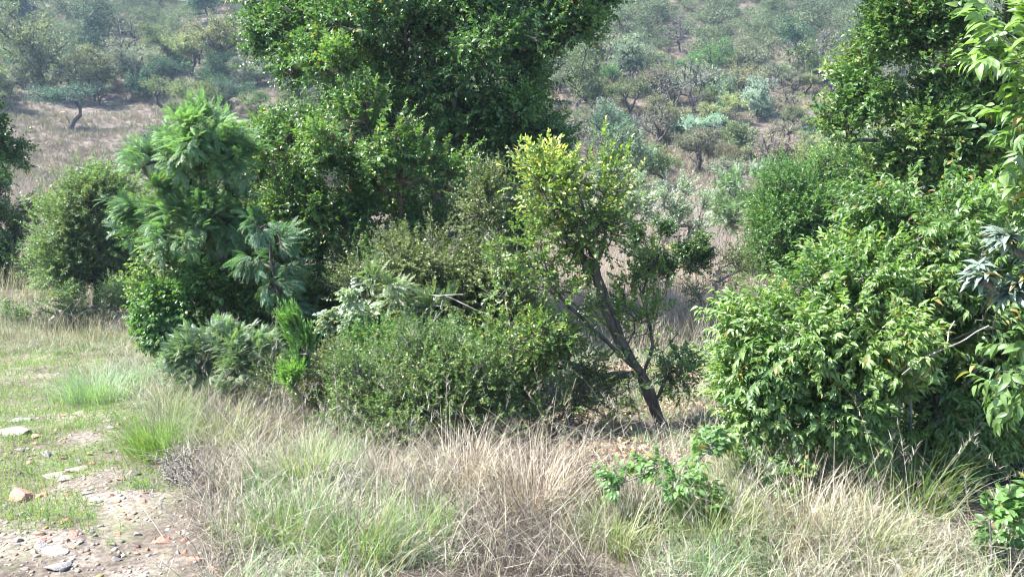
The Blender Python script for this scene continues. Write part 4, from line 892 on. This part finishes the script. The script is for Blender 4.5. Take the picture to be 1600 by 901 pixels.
OLG = leaf_mat('olive_grass', [(.16, .14, .09), (.28, .29, .15), (.22, .28, .1), (.45, .42, .26)], rough=.55, trans=.3)
STG = leaf_mat('straw_grass', [(.2, .15, .12), (.45, .37, .28), (.62, .55, .42)], rough=.6, trans=.25, tint=(1.2, 1.2, .95), desat=0)
for a_ in [(440, 850, 90, 120, 420, 'broad bladed fresh green grass clump at the bottom edge right of the gravel', GRASS_GRN, .3, 1, 21, .0065),
           (560, 870, 100, 130, 460, 'green grass clump at the bottom edge beside dry straw', GRASS_GRN, .2, 1, 22, .006),
           (660, 840, 80, 90, 300, 'smaller green grass clump among pale straw at bottom centre', GRASS_GRN, .2, .9, 23, .006),
           (480, 760, 90, 110, 380, 'grey green grass clump above the broad bladed one', OLG, 0, 1, 24, .005),
           (350, 700, 90, 110, 420, 'olive brown grass clump behind the dark twiggy tangle', OLG, 0, 1, 25, .0045),
           (730, 760, 100, 130, 420, 'pale straw clump fanning below the low green bush', STG, .2, 1, 26, .005),
           (830, 800, 110, 150, 460, 'large straw clump with drooping blades at bottom centre', STG, 0, 1, 27, .005),
           (960, 860, 100, 130, 380, 'olive and straw grass clump below the bright creeper', OLG, 0, 1, 28, .005),
           (1120, 830, 100, 150, 420, 'green and straw clump right of the bright creeper', OLG, .2, 1, 29, .0055),
           (1260, 840, 110, 160, 420, 'silvery straw clump leaning left at the bottom right', STG, .1, 1, 30, .005),
           (1350, 880, 100, 150, 380, 'olive grass clump near the bottom right edge of the straw', OLG, 0, 1, 31, .0055),
           (1190, 760, 90, 110, 300, 'green grass clump against the left foot of the large leaved thicket', GRASS_GRN, 0, .8, 32, .005),
           (600, 760, 80, 90, 260, 'reddish brown dry grass clump left of the pale straw fan', STG, 0, .5, 33, .0045),
           (290, 650, 70, 90, 300, 'olive grass clump behind the bright yellow green one', OLG, 0, 1, 34, .0045)]:
    grass_clump(*a_)
# --- dead wood
def dead_branch(pts, r, label, seed, tw=14):
    rng = np.random.default_rng(seed); P0 = at(*pts[0]); W = Wood(); W.line([at(*q)-P0 for q in pts], -1, step=.08, rng=rng, jit=.006)
    n0 = len(W.P)
    for i in range(tw):
        j = rng.integers(1, n0); d = nrm(W.P[j]-W.P[0]+rng.normal(size=3)*.5*np.linalg.norm(W.P[j]-W.P[0])); W.line([W.P[j]+d*rng.uniform(.08, .3)], j, step=.07, rng=rng, jit=.008)
    V, Q = wood_mesh(W, r, .002, .4, flare=1); tag(mesh_quads('dead_branch', V, Q, BARKG, smooth=True, loc=P0), label, 'branch')
dead_branch([(632, 552, 7.5), (655, 525, 7.5), (678, 502, 7.5)], .012, 'dead grey branch rising steeply below the pale ferny sprays', 1, 4)
dead_branch([(672, 460, 7.8), (700, 464, 7.8), (730, 478, 7.8)], .009, 'thin pale dead stick lying across the dull olive bush', 2, 3)
dead_branch([(1330, 352, 6.0), (1385, 372, 5.7), (1455, 392, 5.4)], .007, 'long pale bare stick crossing above the large leaved thicket', 3, 3)
dead_branch([(1410, 885-300, 4.8), (1440, 560, 4.8), (1475, 545, 4.8)], .006, 'short bare twig sticking out of the large leaved thicket', 4, 2)
dead_branch([(800, 540, 6.6), (840, 520, 6.7), (880, 530, 6.8)], .006, 'bare grey branch at the left foot of the gnarled tree crown', 5, 8)
def dead_brush(px, py, wpx, hpx, n, label, seed):
    rng = np.random.default_rng(seed); B = hit(px, py); s = depth(B)/F; W = Wood(); W.add((0, 0, -.03), -1)
    u = rnd_unit(rng, n)*rng.random((n, 1))**.4; Tt = u*np.array([wpx, wpx*.8, hpx])*s*.5; Tt[:, 2] = np.abs(Tt[:, 2])*1.6+.02
    W.grow(Tt, rng, .06, .014); V, Q = wood_mesh(W, .014, .0022, .45, flare=1); tag(mesh_quads('dead_brush', V, Q, BARKG, loc=B), label, 'dead brush')
dead_brush(530, 770, 110, 60, 260, 'tangled heap of dead grey twigs in the grass below the low green bush', 1)
dead_brush(290, 760, 90, 90, 260, 'dark dead twiggy tangle under the bright yellow green grass clump', 2)
dead_brush(880, 670, 110, 60, 260, 'brown dead twigs between the low green bush and the gnarled trunk', 3)
dead_brush(1110, 560, 100, 60, 200, 'dead twiggy brush on the bare ground right of the gnarled trunk', 4)
dead_brush(600, 690, 150, 60, 240, 'grey dead twigs at the foot of the low green bush, left part', 6)
dead_brush(760, 690, 150, 60, 240, 'grey dead twigs at the foot of the low green bush, right part', 7)
dead_brush(430, 640, 120, 70, 220, 'brown dry twigs between the ferny shrub and the low green bush', 8)
dead_brush(1250, 700, 160, 70, 260, 'thin dead twigs at the left foot of the large leaved thicket', 9)
dead_brush(1440, 740, 240, 110, 420, 'dark bare twigs in the shaded hollow under the large leaved thicket', 5)

# ================================================================== HAZE
def haze():
    z0, z1 = -8, 90; V = np.array([[x, y, z] for z in (z0, z1) for x, y in ((-520, -70), (520, -70), (520, 330), (-520, 330))], float)
    Q = [[3, 2, 1, 0], [4, 5, 6, 7], [0, 1, 5, 4], [1, 2, 6, 5], [2, 3, 7, 6], [3, 0, 4, 7]]
    m = bpy.data.materials.new('haze'); m.use_nodes = True; nt = m.node_tree; nt.nodes.remove(nt.nodes['Principled BSDF'])
    v = nt.nodes.new('ShaderNodeVolumePrincipled'); v.inputs['Color'].default_value = (.6, .8, 1, 1); v.inputs['Density'].default_value = .0006; v.inputs['Anisotropy'].default_value = .3
    nt.links.new(v.outputs[0], nt.nodes['Material Output'].inputs['Volume'])
    tag(mesh_quads('haze', V, np.array(Q), m), 'thin bluish air haze over the valley', 'haze', kind='stuff')
haze()
print('faces', sum(len(o.data.polygons) for o in sc.objects if o.type == 'MESH'))
